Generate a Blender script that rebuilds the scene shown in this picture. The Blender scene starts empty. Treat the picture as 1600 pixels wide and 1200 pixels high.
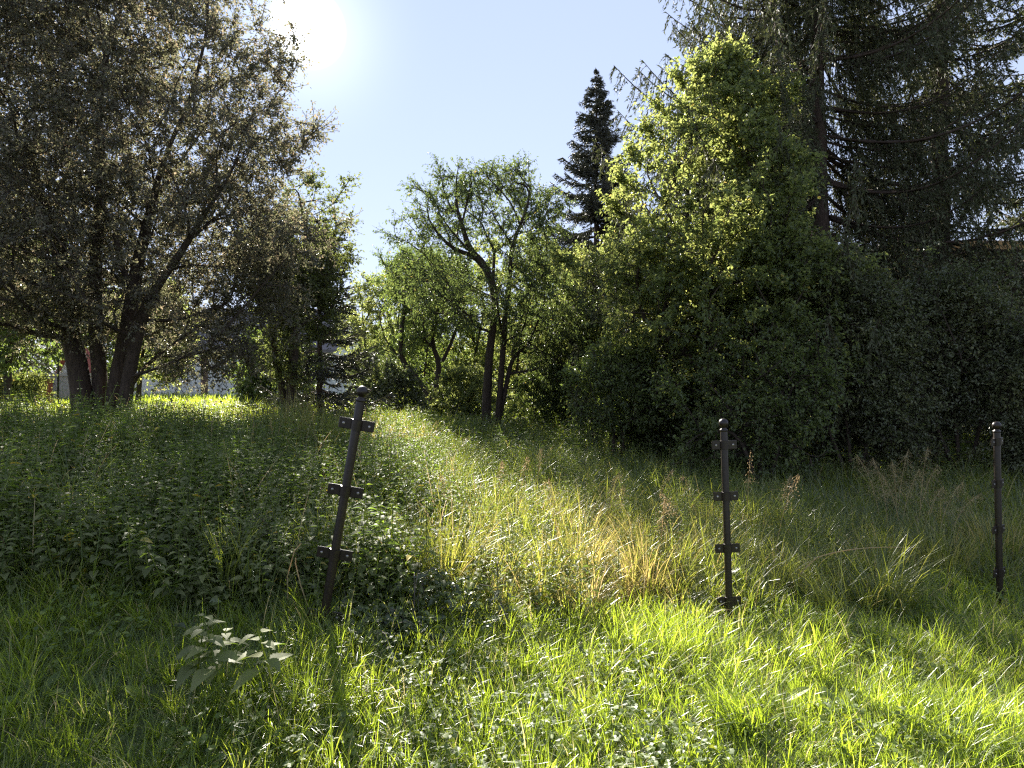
import bpy, math, random
import numpy as np
from mathutils import Vector

# ------------------------------------------------------------------ camera, light, exposure
sc = bpy.context.scene
C = sc.collection
CAMZ = 1.5
F = 1000.0                                   # focal length in pixels of the 1600 px wide photograph
cam = bpy.data.cameras.new('camera')
cam.sensor_width = 36.0
cam.lens = F / 1600 * 36.0
cam.clip_start = 0.05
cam.clip_end = 2000
camo = bpy.data.objects.new('camera', cam)
camo.location = (0, 0, CAMZ)
camo.rotation_euler = (math.radians(90), 0, 0)
C.objects.link(camo)
sc.camera = camo

SUN_AZ = math.radians(-17.7)                 # from +Y, positive towards +X
SUN_EL = math.radians(27.9)
SD = Vector((math.sin(SUN_AZ) * math.cos(SUN_EL), math.cos(SUN_AZ) * math.cos(SUN_EL), math.sin(SUN_EL)))

world = bpy.data.worlds.new('World')
sc.world = world
world.use_nodes = True
nt = world.node_tree
bg = nt.nodes['Background']
sky = nt.nodes.new('ShaderNodeTexSky')
sky.sky_type = 'NISHITA'
sky.sun_disc = False
sky.sun_elevation = SUN_EL
sky.sun_rotation = SUN_AZ
sky.altitude = 300
sky.air_density = 1.0
sky.dust_density = 0.0
sky.ozone_density = 5.0
bg.inputs['Strength'].default_value = 0.092
# the sun itself with its bright aureole, placed by direction in the sky
tc = nt.nodes.new('ShaderNodeTexCoord')
dot = nt.nodes.new('ShaderNodeVectorMath'); dot.operation = 'DOT_PRODUCT'
dot.inputs[1].default_value = SD
nt.links.new(tc.outputs['Generated'], dot.inputs[0])
mr = nt.nodes.new('ShaderNodeMapRange'); mr.interpolation_type = 'SMOOTHSTEP'
mr.inputs['From Min'].default_value = math.cos(math.radians(2.9))
mr.inputs['From Max'].default_value = math.cos(math.radians(1.2))
mr.inputs['To Min'].default_value = 0
mr.inputs['To Max'].default_value = 9
nt.links.new(dot.outputs['Value'], mr.inputs['Value'])
addc = nt.nodes.new('ShaderNodeMix'); addc.data_type = 'RGBA'; addc.blend_type = 'ADD'
addc.inputs['Factor'].default_value = 1.0
gl1 = nt.nodes.new('ShaderNodeMath'); gl1.operation = 'POWER'; gl1.inputs[1].default_value = 320
mxd = nt.nodes.new('ShaderNodeMath'); mxd.operation = 'MAXIMUM'; mxd.inputs[1].default_value = 0.0
nt.links.new(dot.outputs['Value'], mxd.inputs[0]); nt.links.new(mxd.outputs[0], gl1.inputs[0])
gl2 = nt.nodes.new('ShaderNodeMath'); gl2.operation = 'MULTIPLY_ADD'; gl2.inputs[1].default_value = .8
nt.links.new(gl1.outputs[0], gl2.inputs[0]); nt.links.new(mr.outputs['Result'], gl2.inputs[2])
comb = nt.nodes.new('ShaderNodeCombineColor')
for k in range(3):
    nt.links.new(gl2.outputs[0], comb.inputs[k])
wb = nt.nodes.new('ShaderNodeMix'); wb.data_type = 'RGBA'; wb.blend_type = 'MULTIPLY'
wb.inputs['Factor'].default_value = 1.0; wb.inputs['B'].default_value = (1.20, 1.18, 1.38, 1)     # the camera's white balance
gmm = nt.nodes.new('ShaderNodeGamma'); gmm.inputs['Gamma'].default_value = .3      # an evenly bright, slightly milky sky
nt.links.new(sky.outputs['Color'], gmm.inputs['Color'])
nt.links.new(gmm.outputs['Color'], wb.inputs['A'])
nt.links.new(wb.outputs['Result'], addc.inputs['A'])
nt.links.new(comb.outputs['Color'], addc.inputs['B'])
nt.links.new(addc.outputs['Result'], bg.inputs['Color'])

sl = bpy.data.lights.new('sun', 'SUN')
sl.energy = 4.2
sl.angle = math.radians(0.53)
sl.color = (1.0, 0.94, 0.84)
so = bpy.data.objects.new('sun', sl)
so.rotation_euler = SD.to_track_quat('Z', 'Y').to_euler()
so.location = (-6, 18, 14)
C.objects.link(so)

sc.view_settings.view_transform = 'Standard'
sc.view_settings.look = 'None'
sc.view_settings.gamma = 1
sc.view_settings.exposure = 2.45
sc.render.engine = 'CYCLES'
cy = sc.cycles
cy.max_bounces = 10
cy.diffuse_bounces = 8
cy.glossy_bounces = 2
cy.transmission_bounces = 5
cy.transparent_max_bounces = 4
cy.caustics_reflective = False
cy.caustics_refractive = False
cy.sample_clamp_direct = 3
cy.sample_clamp_indirect = 2
cy.use_denoising = False
cy.filter_width = 1.3

rng = np.random.default_rng(7)
random.seed(7)

# ------------------------------------------------------------------ helpers
def P3(px, py, d):
    """photograph pixel at depth d -> world point"""
    return np.array([(px - 800) / F * d, d, CAMZ + (600 - py) / F * d])

def sstep(a, b, x):
    t = np.clip((np.asarray(x, float) - a) / (b - a), 0, 1)
    return t * t * (3 - 2 * t)

def wav(x, y, s, seed=0.0):
    """smooth pseudo noise, roughly -1..1"""
    x = np.asarray(x) / s; y = np.asarray(y) / s
    return (np.sin(1.3 * x + 2.1 * y + seed) + np.sin(-1.9 * x + 1.1 * y + 1.7 * seed + 1)
            + np.sin(2.7 * x + .6 * y + 2.3 * seed + 2) + np.sin(.4 * x - 3.1 * y + seed * 3.1 + 4)) / 3.0

def ground_z(x, y):
    x = np.asarray(x, float); y = np.asarray(y, float)
    z = 0.09 - 0.06 * np.clip(x, -5, 4)
    z = z + 0.014 * np.clip(y - 3.5, -3, 11.5) + 0.0035 * np.clip(y - 15, 0, 60)
    z = z + 0.35 * sstep(0.5, -3.5, x) * sstep(1.5, 3.2, y) * (1 - 0.75 * sstep(6, 11, y))
    z = z + 0.035 * wav(x, y, 1.1, 3) * sstep(1, 5, y) + 0.012 * wav(x, y, .33, 1)
    return z

def fence_y(x):
    return 3.49 + 0.316 * np.asarray(x)

def tag(o, label=None, cat=None, group=None, kind=None):
    if label: o['label'] = label
    if cat: o['category'] = cat
    if group: o['group'] = group
    if kind: o['kind'] = kind
    return o

def empty(name, loc, label, cat, group=None, rz=0.0):
    o = bpy.data.objects.new(name, None)
    o.empty_display_size = .2
    o.location = tuple(float(v) for v in loc)
    o.rotation_euler = (0, 0, rz)
    C.objects.link(o)
    return tag(o, label, cat, group)

class Geo:
    def __init__(s):
        s.V = []; s.T = []; s.Q = []; s.tv = []; s.qv = []; s.n = 0
    def add(s, V, tris=None, quads=None, tv=None, qv=None):
        V = np.asarray(V, float).reshape(-1, 3)
        s.V.append(V)
        if tris is not None and len(tris):
            t = np.asarray(tris, int).reshape(-1, 3)
            s.T.append(t + s.n); s.tv.append(np.zeros(len(t)) if tv is None else np.broadcast_to(tv, (len(t),)))
        if quads is not None and len(quads):
            q = np.asarray(quads, int).reshape(-1, 4)
            s.Q.append(q + s.n); s.qv.append(np.zeros(len(q)) if qv is None else np.broadcast_to(qv, (len(q),)))
        s.n += len(V)
    def build(s, name, mat, parent=None, smooth=False, origin=None):
        V = np.concatenate(s.V)
        if parent is not None:
            V = V - np.array(parent.location)
        elif origin is not None:
            V = V - np.asarray(origin, float)
        T = np.concatenate(s.T) if s.T else np.zeros((0, 3), int)
        Q = np.concatenate(s.Q) if s.Q else np.zeros((0, 4), int)
        me = bpy.data.meshes.new(name)
        me.vertices.add(len(V)); me.vertices.foreach_set('co', V.astype(np.float32).ravel())
        nl = T.size + Q.size
        me.loops.add(nl)
        me.loops.foreach_set('vertex_index', np.concatenate([T.ravel(), Q.ravel()]).astype(np.int32))
        me.polygons.add(len(T) + len(Q))
        ls = np.concatenate([np.arange(len(T)) * 3, T.size + np.arange(len(Q)) * 4]).astype(np.int32)
        me.polygons.foreach_set('loop_start', ls)
        me.polygons.foreach_set('use_smooth', np.full(len(ls), smooth))
        at = me.attributes.new('v', 'FLOAT', 'FACE')
        vals = np.concatenate([np.concatenate(s.tv) if s.tv else np.zeros(0), np.concatenate(s.qv) if s.qv else np.zeros(0)])
        at.data.foreach_set('value', vals.astype(np.float32))
        me.materials.append(mat)
        me.update(calc_edges=True)
        o = bpy.data.objects.new(name, me)
        C.objects.link(o)
        if parent is not None: o.parent = parent
        elif origin is not None: o.location = tuple(float(v) for v in origin)
        return o

def norm(v):
    return v / np.maximum(np.linalg.norm(v, axis=-1, keepdims=True), 1e-9)

def rand_dirs(n, r=None):
    r = rng if r is None else r
    return norm(r.normal(size=(n, 3)))

def leaves(g, P, D, L, W, N=None, rows=None, fold=.18, droop=.25, v=None):
    """Vectorised leaves. rows: [(t, halfwidth fraction)...]; None = folded kite of two triangles."""
    n = len(P)
    D = norm(D)
    N = rand_dirs(n) if N is None else N
    S = norm(np.cross(D, N)); U = norm(np.cross(S, D))
    U = np.where(U[:, 2:3] < 0, -U, U)
    L = np.broadcast_to(L, (n,))[:, None]; W = np.broadcast_to(W, (n,))[:, None]
    v = rng.random(n) if v is None else v
    if rows is None:
        mid = P + D * L * .42 + U * W * fold
        tip = P + D * L - U * L * droop * .5
        V = np.stack([P, mid + S * W * .5, tip, mid - S * W * .5], 1)
        b = np.arange(n)[:, None] * 4
        T = np.concatenate([b + [0, 1, 2], b + [0, 2, 3]])
        g.add(V, tris=T, tv=np.concatenate([v, v]))
        return
    R = len(rows); parts = []
    for t, w in rows:
        c = P + D * L * t - U * L * droop * t * t
        e = U * W * w * fold * 2
        parts += [c + S * W * w + e, c, c - S * W * w + e]
    V = np.stack(parts, 1)
    b = np.arange(n)[:, None] * (3 * R)
    Q = []
    for k in range(R - 1):
        a = 3 * k
        Q += [b + [a, a + 1, a + 4, a + 3], b + [a + 1, a + 2, a + 5, a + 4]]
    Q = np.concatenate(Q)
    g.add(V, quads=Q, qv=np.tile(v, 2 * (R - 1)))

def blades(g, P, az, L, W, tilt, bend, segs=4, v=None, twist=None):
    n = len(P)
    b_ = lambda a: np.broadcast_to(a, (n,)).astype(float)
    az, L, W, tilt, bend = map(b_, (az, L, W, tilt, bend))
    v = rng.random(n) if v is None else v
    tw = rng.normal(0, .5, n) if twist is None else twist
    side = np.stack([-np.sin(az + tw), np.cos(az + tw), np.zeros(n)], 1)
    p = P.astype(float).copy(); rowsv = []
    for k in range(segs + 1):
        t = k / segs
        w = W * .5 * (1 - t ** 2.2) * (0.75 + .25 * math.sin(min(1, t * 2.5) * 1.57))
        if k < segs:
            rowsv += [p + side * w[:, None], p - side * w[:, None]]
        else:
            rowsv += [p.copy()]
        th = tilt + bend * (t + .5 / segs) ** 1.3
        d = np.stack([np.sin(th) * np.cos(az), np.sin(th) * np.sin(az), np.cos(th)], 1)
        p = p + d * (L / segs)[:, None]
    V = np.stack(rowsv, 1); m = V.shape[1]
    b = np.arange(n)[:, None] * m
    Q = [b + [2 * k, 2 * k + 1, 2 * k + 3, 2 * k + 2] for k in range(segs - 1)]
    T = b + [2 * segs - 2, 2 * segs - 1, 2 * segs]
    g.add(V, tris=T, quads=np.concatenate(Q) if Q else None, tv=v, qv=np.tile(v, segs - 1) if Q else None)

def sticks(g, A, B, ra, rb, v=None):
    """three sided tapered twigs from A to B"""
    n = len(A)
    D = norm(B - A); S = norm(np.cross(D, rand_dirs(n))); U = np.cross(D, S)
    ra = np.broadcast_to(ra, (n,))[:, None]; rb = np.broadcast_to(rb, (n,))[:, None]
    V = []
    for P, r in ((A, ra), (B, rb)):
        for k in range(3):
            a = k * 2.0944
            V.append(P + (S * math.cos(a) + U * math.sin(a)) * r)
    V = np.stack(V, 1); b = np.arange(n)[:, None] * 6
    Q = np.concatenate([b + [0, 1, 4, 3], b + [1, 2, 5, 4], b + [2, 0, 3, 5]])
    g.add(V, quads=Q, qv=np.tile(rng.random(n) if v is None else v, 3))

def tube(g, pts, rad, n=8, v=0.5, wob=0.0):
    pts = np.asarray(pts, float); m = len(pts)
    rad = np.broadcast_to(rad, (m,))
    T = np.gradient(pts, axis=0); T = norm(T)
    ref = np.array([.13, .97, .2]) if abs(T[0][2]) > .5 else np.array([0, 0, 1.])
    a = np.linspace(0, 2 * math.pi, n, endpoint=False)
    rings = []
    S = norm(np.cross(T[0], ref))
    for k in range(m):
        S = S - T[k] * np.dot(S, T[k]); S = S / max(np.linalg.norm(S), 1e-9)
        U = np.cross(T[k], S)
        r = rad[k] * (1 + wob * np.sin(a * 3 + k * .7) * .6 + wob * rng.normal(0, .35, n))
        rings.append(pts[k] + np.outer(np.cos(a) * r, S) + np.outer(np.sin(a) * r, U))
    V = np.concatenate(rings + [pts[-1:] + T[-1] * rad[-1] * .6])
    Q = []
    for k in range(m - 1):
        for j in range(n):
            j2 = (j + 1) % n
            Q.append((k * n + j, k * n + j2, (k + 1) * n + j2, (k + 1) * n + j))
    Tt = [((m - 1) * n + j, (m - 1) * n + (j + 1) % n, m * n) for j in range(n)]
    g.add(V, tris=Tt, quads=Q, tv=v, qv=v)

def box(g, lo, hi, v=0.5, bev=0.0):
    x0, y0, z0 = lo; x1, y1, z1 = hi
    V = [(x0, y0, z0), (x1, y0, z0), (x1, y1, z0), (x0, y1, z0), (x0, y0, z1), (x1, y0, z1), (x1, y1, z1), (x0, y1, z1)]
    g.add(V, quads=[(0, 3, 2, 1), (4, 5, 6, 7), (0, 1, 5, 4), (1, 2, 6, 5), (2, 3, 7, 6), (3, 0, 4, 7)], qv=v)

# ------------------------------------------------------------------ materials
def ramp(nt, stops, src=None):
    r = nt.nodes.new('ShaderNodeValToRGB')
    el = r.color_ramp.elements
    while len(el) > 1: el.remove(el[-1])
    el[0].position = stops[0][0]; el[0].color = (*stops[0][1], 1)
    for p, c in stops[1:]:
        e = el.new(p); e.color = (*c, 1)
    if src is not None: nt.links.new(src, r.inputs['Fac'])
    return r

def leaf_mat(name, stops, tstops, trans=.42, rough=.42, spec=.5, noise=0.0, gain=(1.5, 1.5, 1.5), tgain=(1.35, 1.25, 1.35), sat=.78):
    def ds(c):
        l = .3 * c[0] + .6 * c[1] + .1 * c[2]
        return tuple(l * w + (x - l) * sat for x, w in zip(c, (1.06, 1.0, .9)))
    stops = [(p, ds(c)) for p, c in stops]; tstops = [(p, ds(c)) for p, c in tstops]
    stops = [(p, tuple(min(.8, a * b) for a, b in zip(c, gain))) for p, c in stops]
    tstops = [(p, tuple(min(.85, a * b) for a, b in zip(c, tgain))) for p, c in tstops]
    m = bpy.data.materials.new(name); m.use_nodes = True
    nt = m.node_tree; N = nt.nodes; pr = N['Principled BSDF']; out = N['Material Output']
    at = N.new('ShaderNodeAttribute'); at.attribute_name = 'v'
    src = at.outputs['Fac']
    if noise:
        no = N.new('ShaderNodeTexNoise'); no.inputs['Scale'].default_value = 1.3; no.inputs['Detail'].default_value = 3
        geo = N.new('ShaderNodeNewGeometry'); nt.links.new(geo.outputs['Position'], no.inputs['Vector'])
        ma = N.new('ShaderNodeMath'); ma.operation = 'MULTIPLY_ADD'
        ma.inputs[1].default_value = noise; ma.inputs[2].default_value = -noise * .5
        nt.links.new(no.outputs['Fac'], ma.inputs[0])
        ad = N.new('ShaderNodeMath'); ad.operation = 'ADD'; ad.use_clamp = True
        nt.links.new(src, ad.inputs[0]); nt.links.new(ma.outputs[0], ad.inputs[1]); src = ad.outputs[0]
    r1 = ramp(nt, stops, src); r2 = ramp(nt, tstops, src)
    nt.links.new(r1.outputs['Color'], pr.inputs['Base Color'])
    pr.inputs['Roughness'].default_value = rough
    pr.inputs['Specular IOR Level'].default_value = spec
    tr = N.new('ShaderNodeBsdfTranslucent'); nt.links.new(r2.outputs['Color'], tr.inputs['Color'])
    mx = N.new('ShaderNodeMixShader'); mx.inputs['Fac'].default_value = trans
    nt.links.new(pr.outputs[0], mx.inputs[1]); nt.links.new(tr.outputs[0], mx.inputs[2])
    nt.links.new(mx.outputs[0], out.inputs['Surface'])
    return m

def plain_mat(name, c1, c2, scale=8, rough=.8, bump=.3, metal=0.0, spec=.4, stretch=(1, 1, 1), dist=.02, detail=6):
    m = bpy.data.materials.new(name); m.use_nodes = True
    nt = m.node_tree; N = nt.nodes; pr = N['Principled BSDF']
    tcn = N.new('ShaderNodeTexCoord'); mp = N.new('ShaderNodeMapping'); mp.inputs['Scale'].default_value = stretch
    nt.links.new(tcn.outputs['Object'], mp.inputs['Vector'])
    no = N.new('ShaderNodeTexNoise'); no.inputs['Scale'].default_value = scale; no.inputs['Detail'].default_value = detail
    no.inputs['Roughness'].default_value = .65
    nt.links.new(mp.outputs[0], no.inputs['Vector'])
    r = ramp(nt, [(.3, c1), (.7, c2)], no.outputs['Fac'])
    nt.links.new(r.outputs['Color'], pr.inputs['Base Color'])
    pr.inputs['Roughness'].default_value = rough
    pr.inputs['Metallic'].default_value = metal
    pr.inputs['Specular IOR Level'].default_value = spec
    if bump:
        b = N.new('ShaderNodeBump'); b.inputs['Strength'].default_value = bump; b.inputs['Distance'].default_value = dist
        nt.links.new(no.outputs['Fac'], b.inputs['Height']); nt.links.new(b.outputs[0], pr.inputs['Normal'])
    return m

M = {}
M['bark'] = plain_mat('bark_brown', (.022, .015, .011), (.085, .062, .046), 9, .92, .8, stretch=(3, 3, .7), dist=.03)
M['bark_grey'] = plain_mat('bark_grey', (.035, .028, .022), (.12, .1, .08), 11, .9, .8, stretch=(3, 3, .8), dist=.03)
M['bark_spruce'] = plain_mat('bark_spruce', (.03, .02, .015), (.1, .068, .05), 12, .92, .8, stretch=(2.5, 2.5, .9), dist=.03)
M['plum'] = leaf_mat('plum_leaf', [(0, (.046, .046, .038)), (.6, (.095, .096, .075)), (1, (.13, .115, .085))],
                     [(0, (.09, .09, .05)), (.45, (.16, .2, .09)), (.75, (.26, .23, .14)), (1, (.36, .28, .16))], .46, .42, .4, .5)
M['plum2'] = leaf_mat('olive_leaf', [(0, (.036, .05, .022)), (.6, (.07, .092, .036)), (1, (.12, .13, .05))],
                      [(0, (.08, .13, .02)), (.7, (.2, .29, .04)), (1, (.32, .36, .06))], .42, .4, .5, .5)
M['apple'] = leaf_mat('apple_leaf', [(0, (.024, .042, .017)), (.6, (.048, .078, .028)), (.93, (.10, .13, .035)), (1, (.28, .22, .05))],
                      [(0, (.06, .12, .022)), (.7, (.13, .22, .03)), (.93, (.25, .32, .04)), (1, (.5, .42, .06))], .42, .42, .5, .5)
M['lime'] = leaf_mat('fresh_green_leaf', [(0, (.032, .052, .02)), (.6, (.06, .092, .03)), (.95, (.11, .17, .035)), (1, (.3, .26, .05))],
                     [(0, (.12, .22, .03)), (.6, (.3, .4, .07)), (.95, (.48, .55, .1)), (1, (.6, .5, .08))], .5, .4, .5, .5)
M['bush'] = leaf_mat('bush_leaf', [(0, (.035, .055, .02)), (.6, (.07, .1, .034)), (.95, (.10, .13, .03)), (1, (.25, .2, .05))],
                     [(0, (.08, .17, .018)), (.6, (.17, .3, .025)), (.95, (.32, .42, .035)), (1, (.5, .4, .06))], .45, .42, .5, .6)
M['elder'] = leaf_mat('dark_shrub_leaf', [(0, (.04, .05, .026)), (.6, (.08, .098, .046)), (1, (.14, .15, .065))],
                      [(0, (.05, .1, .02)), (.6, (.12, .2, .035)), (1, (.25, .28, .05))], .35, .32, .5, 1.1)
M['spruce'] = leaf_mat('spruce_needles', [(0, (.036, .05, .026)), (.6, (.07, .086, .046)), (1, (.13, .125, .07))],
                       [(0, (.03, .05, .014)), (1, (.1, .13, .03))], .25, .6, .2, .5)
M['spruce2'] = leaf_mat('far_spruce_needles', [(0, (.026, .032, .028)), (1, (.07, .074, .06))],
                        [(0, (.02, .03, .012)), (1, (.05, .065, .02))], .2, .5, .4, .5)
M['needle_light'] = leaf_mat('larch_needles', [(0, (.02, .034, .018)), (1, (.06, .08, .035))],
                        [(0, (.04, .07, .014)), (1, (.13, .18, .03))], .3, .5, .4, .5)
M['grass'] = leaf_mat('lawn_grass_blade', [(0, (.045, .07, .028)), (.6, (.085, .12, .042)), (.9, (.15, .17, .06)), (1, (.36, .3, .18))],
                      [(0, (.18, .28, .03)), (.6, (.31, .46, .06)), (.9, (.46, .55, .09)), (1, (.6, .5, .24))], .48, .38, .55, .45, tgain=(1.5, 1.42, 1.5), sat=.98)
M['tall'] = leaf_mat('tall_grass_blade', [(0, (.045, .065, .03)), (.45, (.09, .115, .05)), (.7, (.2, .2, .08)), (1, (.42, .34, .2))],
                     [(0, (.15, .24, .03)), (.45, (.32, .4, .06)), (.7, (.45, .42, .12)), (1, (.6, .46, .22))], .45, .36, .55, .3, sat=.95)
M['straw'] = leaf_mat('dry_straw', [(0, (.17, .13, .06)), (1, (.42, .35, .18))], [(0, (.3, .2, .09)), (1, (.6, .46, .24))], .35, .5, .4)
M['nettle'] = leaf_mat('nettle_leaf', [(0, (.05, .062, .034)), (.6, (.1, .115, .062)), (.93, (.15, .16, .08)), (.97, (.2, .16, .05)), (1, (.3, .24, .04))],
                       [(0, (.08, .17, .03)), (.6, (.16, .29, .04)), (.93, (.24, .36, .05)), (1, (.45, .36, .06))], .42, .6, .25, .35, gain=(1.75, 1.75, 1.6), sat=.95)
M['weed'] = leaf_mat('ground_weed_leaf', [(0, (.04, .065, .028)), (.7, (.08, .12, .045)), (1, (.13, .17, .06))],
                     [(0, (.16, .26, .03)), (1, (.42, .5, .07))], .42, .5, .35, .3, sat=1.0)
M['bramble'] = leaf_mat('bramble_leaf', [(0, (.035, .055, .024)), (.7, (.065, .09, .035)), (1, (.09, .13, .035))],
                        [(0, (.06, .14, .015)), (1, (.2, .32, .04))], .34, .3, .6, .3)
M['hedge'] = leaf_mat('hedge_leaf', [(0, (.04, .065, .02)), (1, (.1, .13, .045))], [(0, (.1, .18, .02)), (1, (.26, .32, .05))], .4, .4, .5, .4)
M['iron'] = plain_mat('brown_painted_iron', (.013, .009, .007), (.028, .018, .013), 60, .36, .25, .0, .4, dist=.002)
M['iron_edge'] = plain_mat('bolt_steel', (.22, .2, .19), (.42, .4, .38), 80, .4, .1, .8, .5, dist=.001)
M['thin_iron'] = plain_mat('black_railing', (.012, .012, .012), (.03, .03, .03), 20, .5, .1)
M['white_wall'] = plain_mat('white_render', (.62, .63, .62), (.76, .76, .74), 3, .9, .2)
M['beige_wall'] = plain_mat('beige_render', (.34, .27, .22), (.45, .37, .3), 3, .9, .2)
M['red_brick'] = plain_mat('red_brick', (.2, .05, .035), (.34, .1, .07), 14, .85, .4)
M['cap_stone'] = plain_mat('cap_stone', (.4, .37, .34), (.55, .52, .48), 9, .85, .3)
M['roof_grey'] = plain_mat('grey_roof_tile', (.1, .09, .09), (.2, .18, .18), 6, .8, .3, stretch=(1, 6, 6))
M['roof_red'] = plain_mat('red_roof_tile', (.25, .06, .04), (.4, .11, .07), 8, .8, .3, stretch=(1, 6, 6))
M['roof_dark'] = plain_mat('dark_roof_tile', (.03, .026, .024), (.07, .06, .055), 8, .85, .4, stretch=(1, 6, 6))
M['wood_trim'] = plain_mat('ochre_trim', (.3, .17, .06), (.45, .28, .11), 10, .7, .2)
M['frame_white'] = plain_mat('white_frame', (.7, .7, .7), (.8, .8, .8), 5, .5, 0)
M['door_brown'] = plain_mat('brown_door', (.1, .06, .045), (.16, .1, .07), 10, .6, .1)
def glass_mat():
    m = bpy.data.materials.new('window_glass'); m.use_nodes = True
    p = m.node_tree.nodes['Principled BSDF']
    p.inputs['Base Color'].default_value = (.03, .035, .04, 1); p.inputs['Roughness'].default_value = .06
    p.inputs['Specular IOR Level'].default_value = .8
    return m
M['glass'] = glass_mat()
def ground_mat():
    m = bpy.data.materials.new('meadow_soil'); m.use_nodes = True
    nt = m.node_tree; N = nt.nodes; pr = N['Principled BSDF']
    geo = N.new('ShaderNodeNewGeometry')
    n1 = N.new('ShaderNodeTexNoise'); n1.inputs['Scale'].default_value = 2.2; n1.inputs['Detail'].default_value = 8
    n2 = N.new('ShaderNodeTexNoise'); n2.inputs['Scale'].default_value = 38; n2.inputs['Detail'].default_value = 4
    for n in (n1, n2): nt.links.new(geo.outputs['Position'], n.inputs['Vector'])
    r1 = ramp(nt, [(.3, (.07, .075, .035)), (.55, (.12, .15, .055)), (.75, (.2, .18, .1))], n1.outputs['Fac'])
    r2 = ramp(nt, [(.35, (.55, .55, .55)), (.65, (1, 1, 1))], n2.outputs['Fac'])
    mx = N.new('ShaderNodeMix'); mx.data_type = 'RGBA'; mx.blend_type = 'MULTIPLY'; mx.inputs['Factor'].default_value = 1
    nt.links.new(r1.outputs['Color'], mx.inputs['A']); nt.links.new(r2.outputs['Color'], mx.inputs['B'])
    nt.links.new(mx.outputs['Result'], pr.inputs['Base Color']); pr.inputs['Roughness'].default_value = .95
    b = N.new('ShaderNodeBump'); b.inputs['Strength'].default_value = .8; b.inputs['Distance'].default_value = .03
    nt.links.new(n2.outputs['Fac'], b.inputs['Height']); nt.links.new(b.outputs[0], pr.inputs['Normal'])
    return m
M['ground'] = ground_mat()

# ------------------------------------------------------------------ ground
def build_ground():
    u = np.linspace(-1, 1, 241)
    xs = np.sinh(u * 5.2) / np.sinh(5.2) * 420
    w = np.linspace(0, 1, 241)
    ys = -60 + 0 * w
    ys = np.concatenate([np.linspace(-60, -2, 12, endpoint=False), -2 + np.sinh(w * 5) / np.sinh(5) * 520])
    X, Y = np.meshgrid(xs, ys)
    Z = ground_z(X, Y) + 0.8 * sstep(60, 300, Y) * wav(X, Y, 60, 2)
    V = np.stack([X, Y, Z], -1).reshape(-1, 3)
    nx, ny = len(xs), len(ys)
    i = (np.arange(ny - 1)[:, None] * nx + np.arange(nx - 1)[None]).ravel()[:, None]
    g = Geo(); g.add(V, quads=i + [0, 1, nx + 1, nx])
    o = g.build('ground', M['ground'], smooth=True)
    o['kind'] = 'structure'
build_ground()

# ------------------------------------------------------------------ buildings far behind
def house_window(root, x0, x1, y, z0, z1, wallmat=None):
    g = Geo()
    t = .07
    box(g, (x0, y - .05, z0), (x0 + t, y + .05, z1)); box(g, (x1 - t, y - .05, z0), (x1, y + .05, z1))
    box(g, (x0 + t, y - .05, z1 - t), (x1 - t, y + .05, z1)); box(g, (x0 + t, y - .05, z0), (x1 - t, y + .05, z0 + t))
    xm = (x0 + x1) / 2
    box(g, (xm - .03, y - .045, z0 + t), (xm + .03, y + .045, z1 - t))
    w = g.build('window', M['frame_white'], root)
    g = Geo(); box(g, (x0 + t, y - .01, z0 + t), (xm - .03, y + .01, z1 - t)); box(g, (xm + .03, y - .01, z0 + t), (x1 - t, y + .01, z1 - t))
    p = g.build('pane', M['glass']); p.data.transform(__import__('mathutils').Matrix.Translation(-root.location)); p.parent = w
    g = Geo(); box(g, (x0 - .06, y - .14, z0 - .06), (x1 + .06, y + .02, z0 - .003))
    p = g.build('sill', M['cap_stone']); p.data.transform(__import__('mathutils').Matrix.Translation(-root.location)); p.parent = w

def wall_with_holes(g, x0, x1, y0, y1, z0, z1, holes):
    """front wall slab between x0..x1 with rectangular openings (hx0,hx1,hz0,hz1)"""
    holes = sorted(holes); x = x0
    for a, b, c, d in holes:
        box(g, (x, y0, z0), (a, y1, z1))
        if c > z0: box(g, (a, y0, z0), (b, y1, c))
        box(g, (a, y0, d), (b, y1, z1))
        x = b
    box(g, (x, y0, z0), (x1, y1, z1))

def gable_roof(g, x0, x1, y0, y1, ze, zr, th=.18, over=.4):
    """ridge along x"""
    ym = (y0 + y1) / 2
    a = (y0 - over); b = (y1 + over)
    sl = (zr - ze) / (ym - y0)
    zo = ze - over * sl
    for (ya, za, yb, zb) in ((a, zo, ym, zr), (b, zo, ym, zr)):
        V = [(x0 - over, ya, za), (x1 + over, ya, za), (x1 + over, yb, zb), (x0 - over, yb, zb),
             (x0 - over, ya, za + th), (x1 + over, ya, za + th), (x1 + over, yb, zb + th), (x0 - over, yb, zb + th)]
        g.add(V, quads=[(0, 3, 2, 1), (4, 5, 6, 7), (0, 1, 5, 4), (1, 2, 6, 5), (2, 3, 7, 6), (3, 0, 4, 7)], qv=.5)

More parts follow.
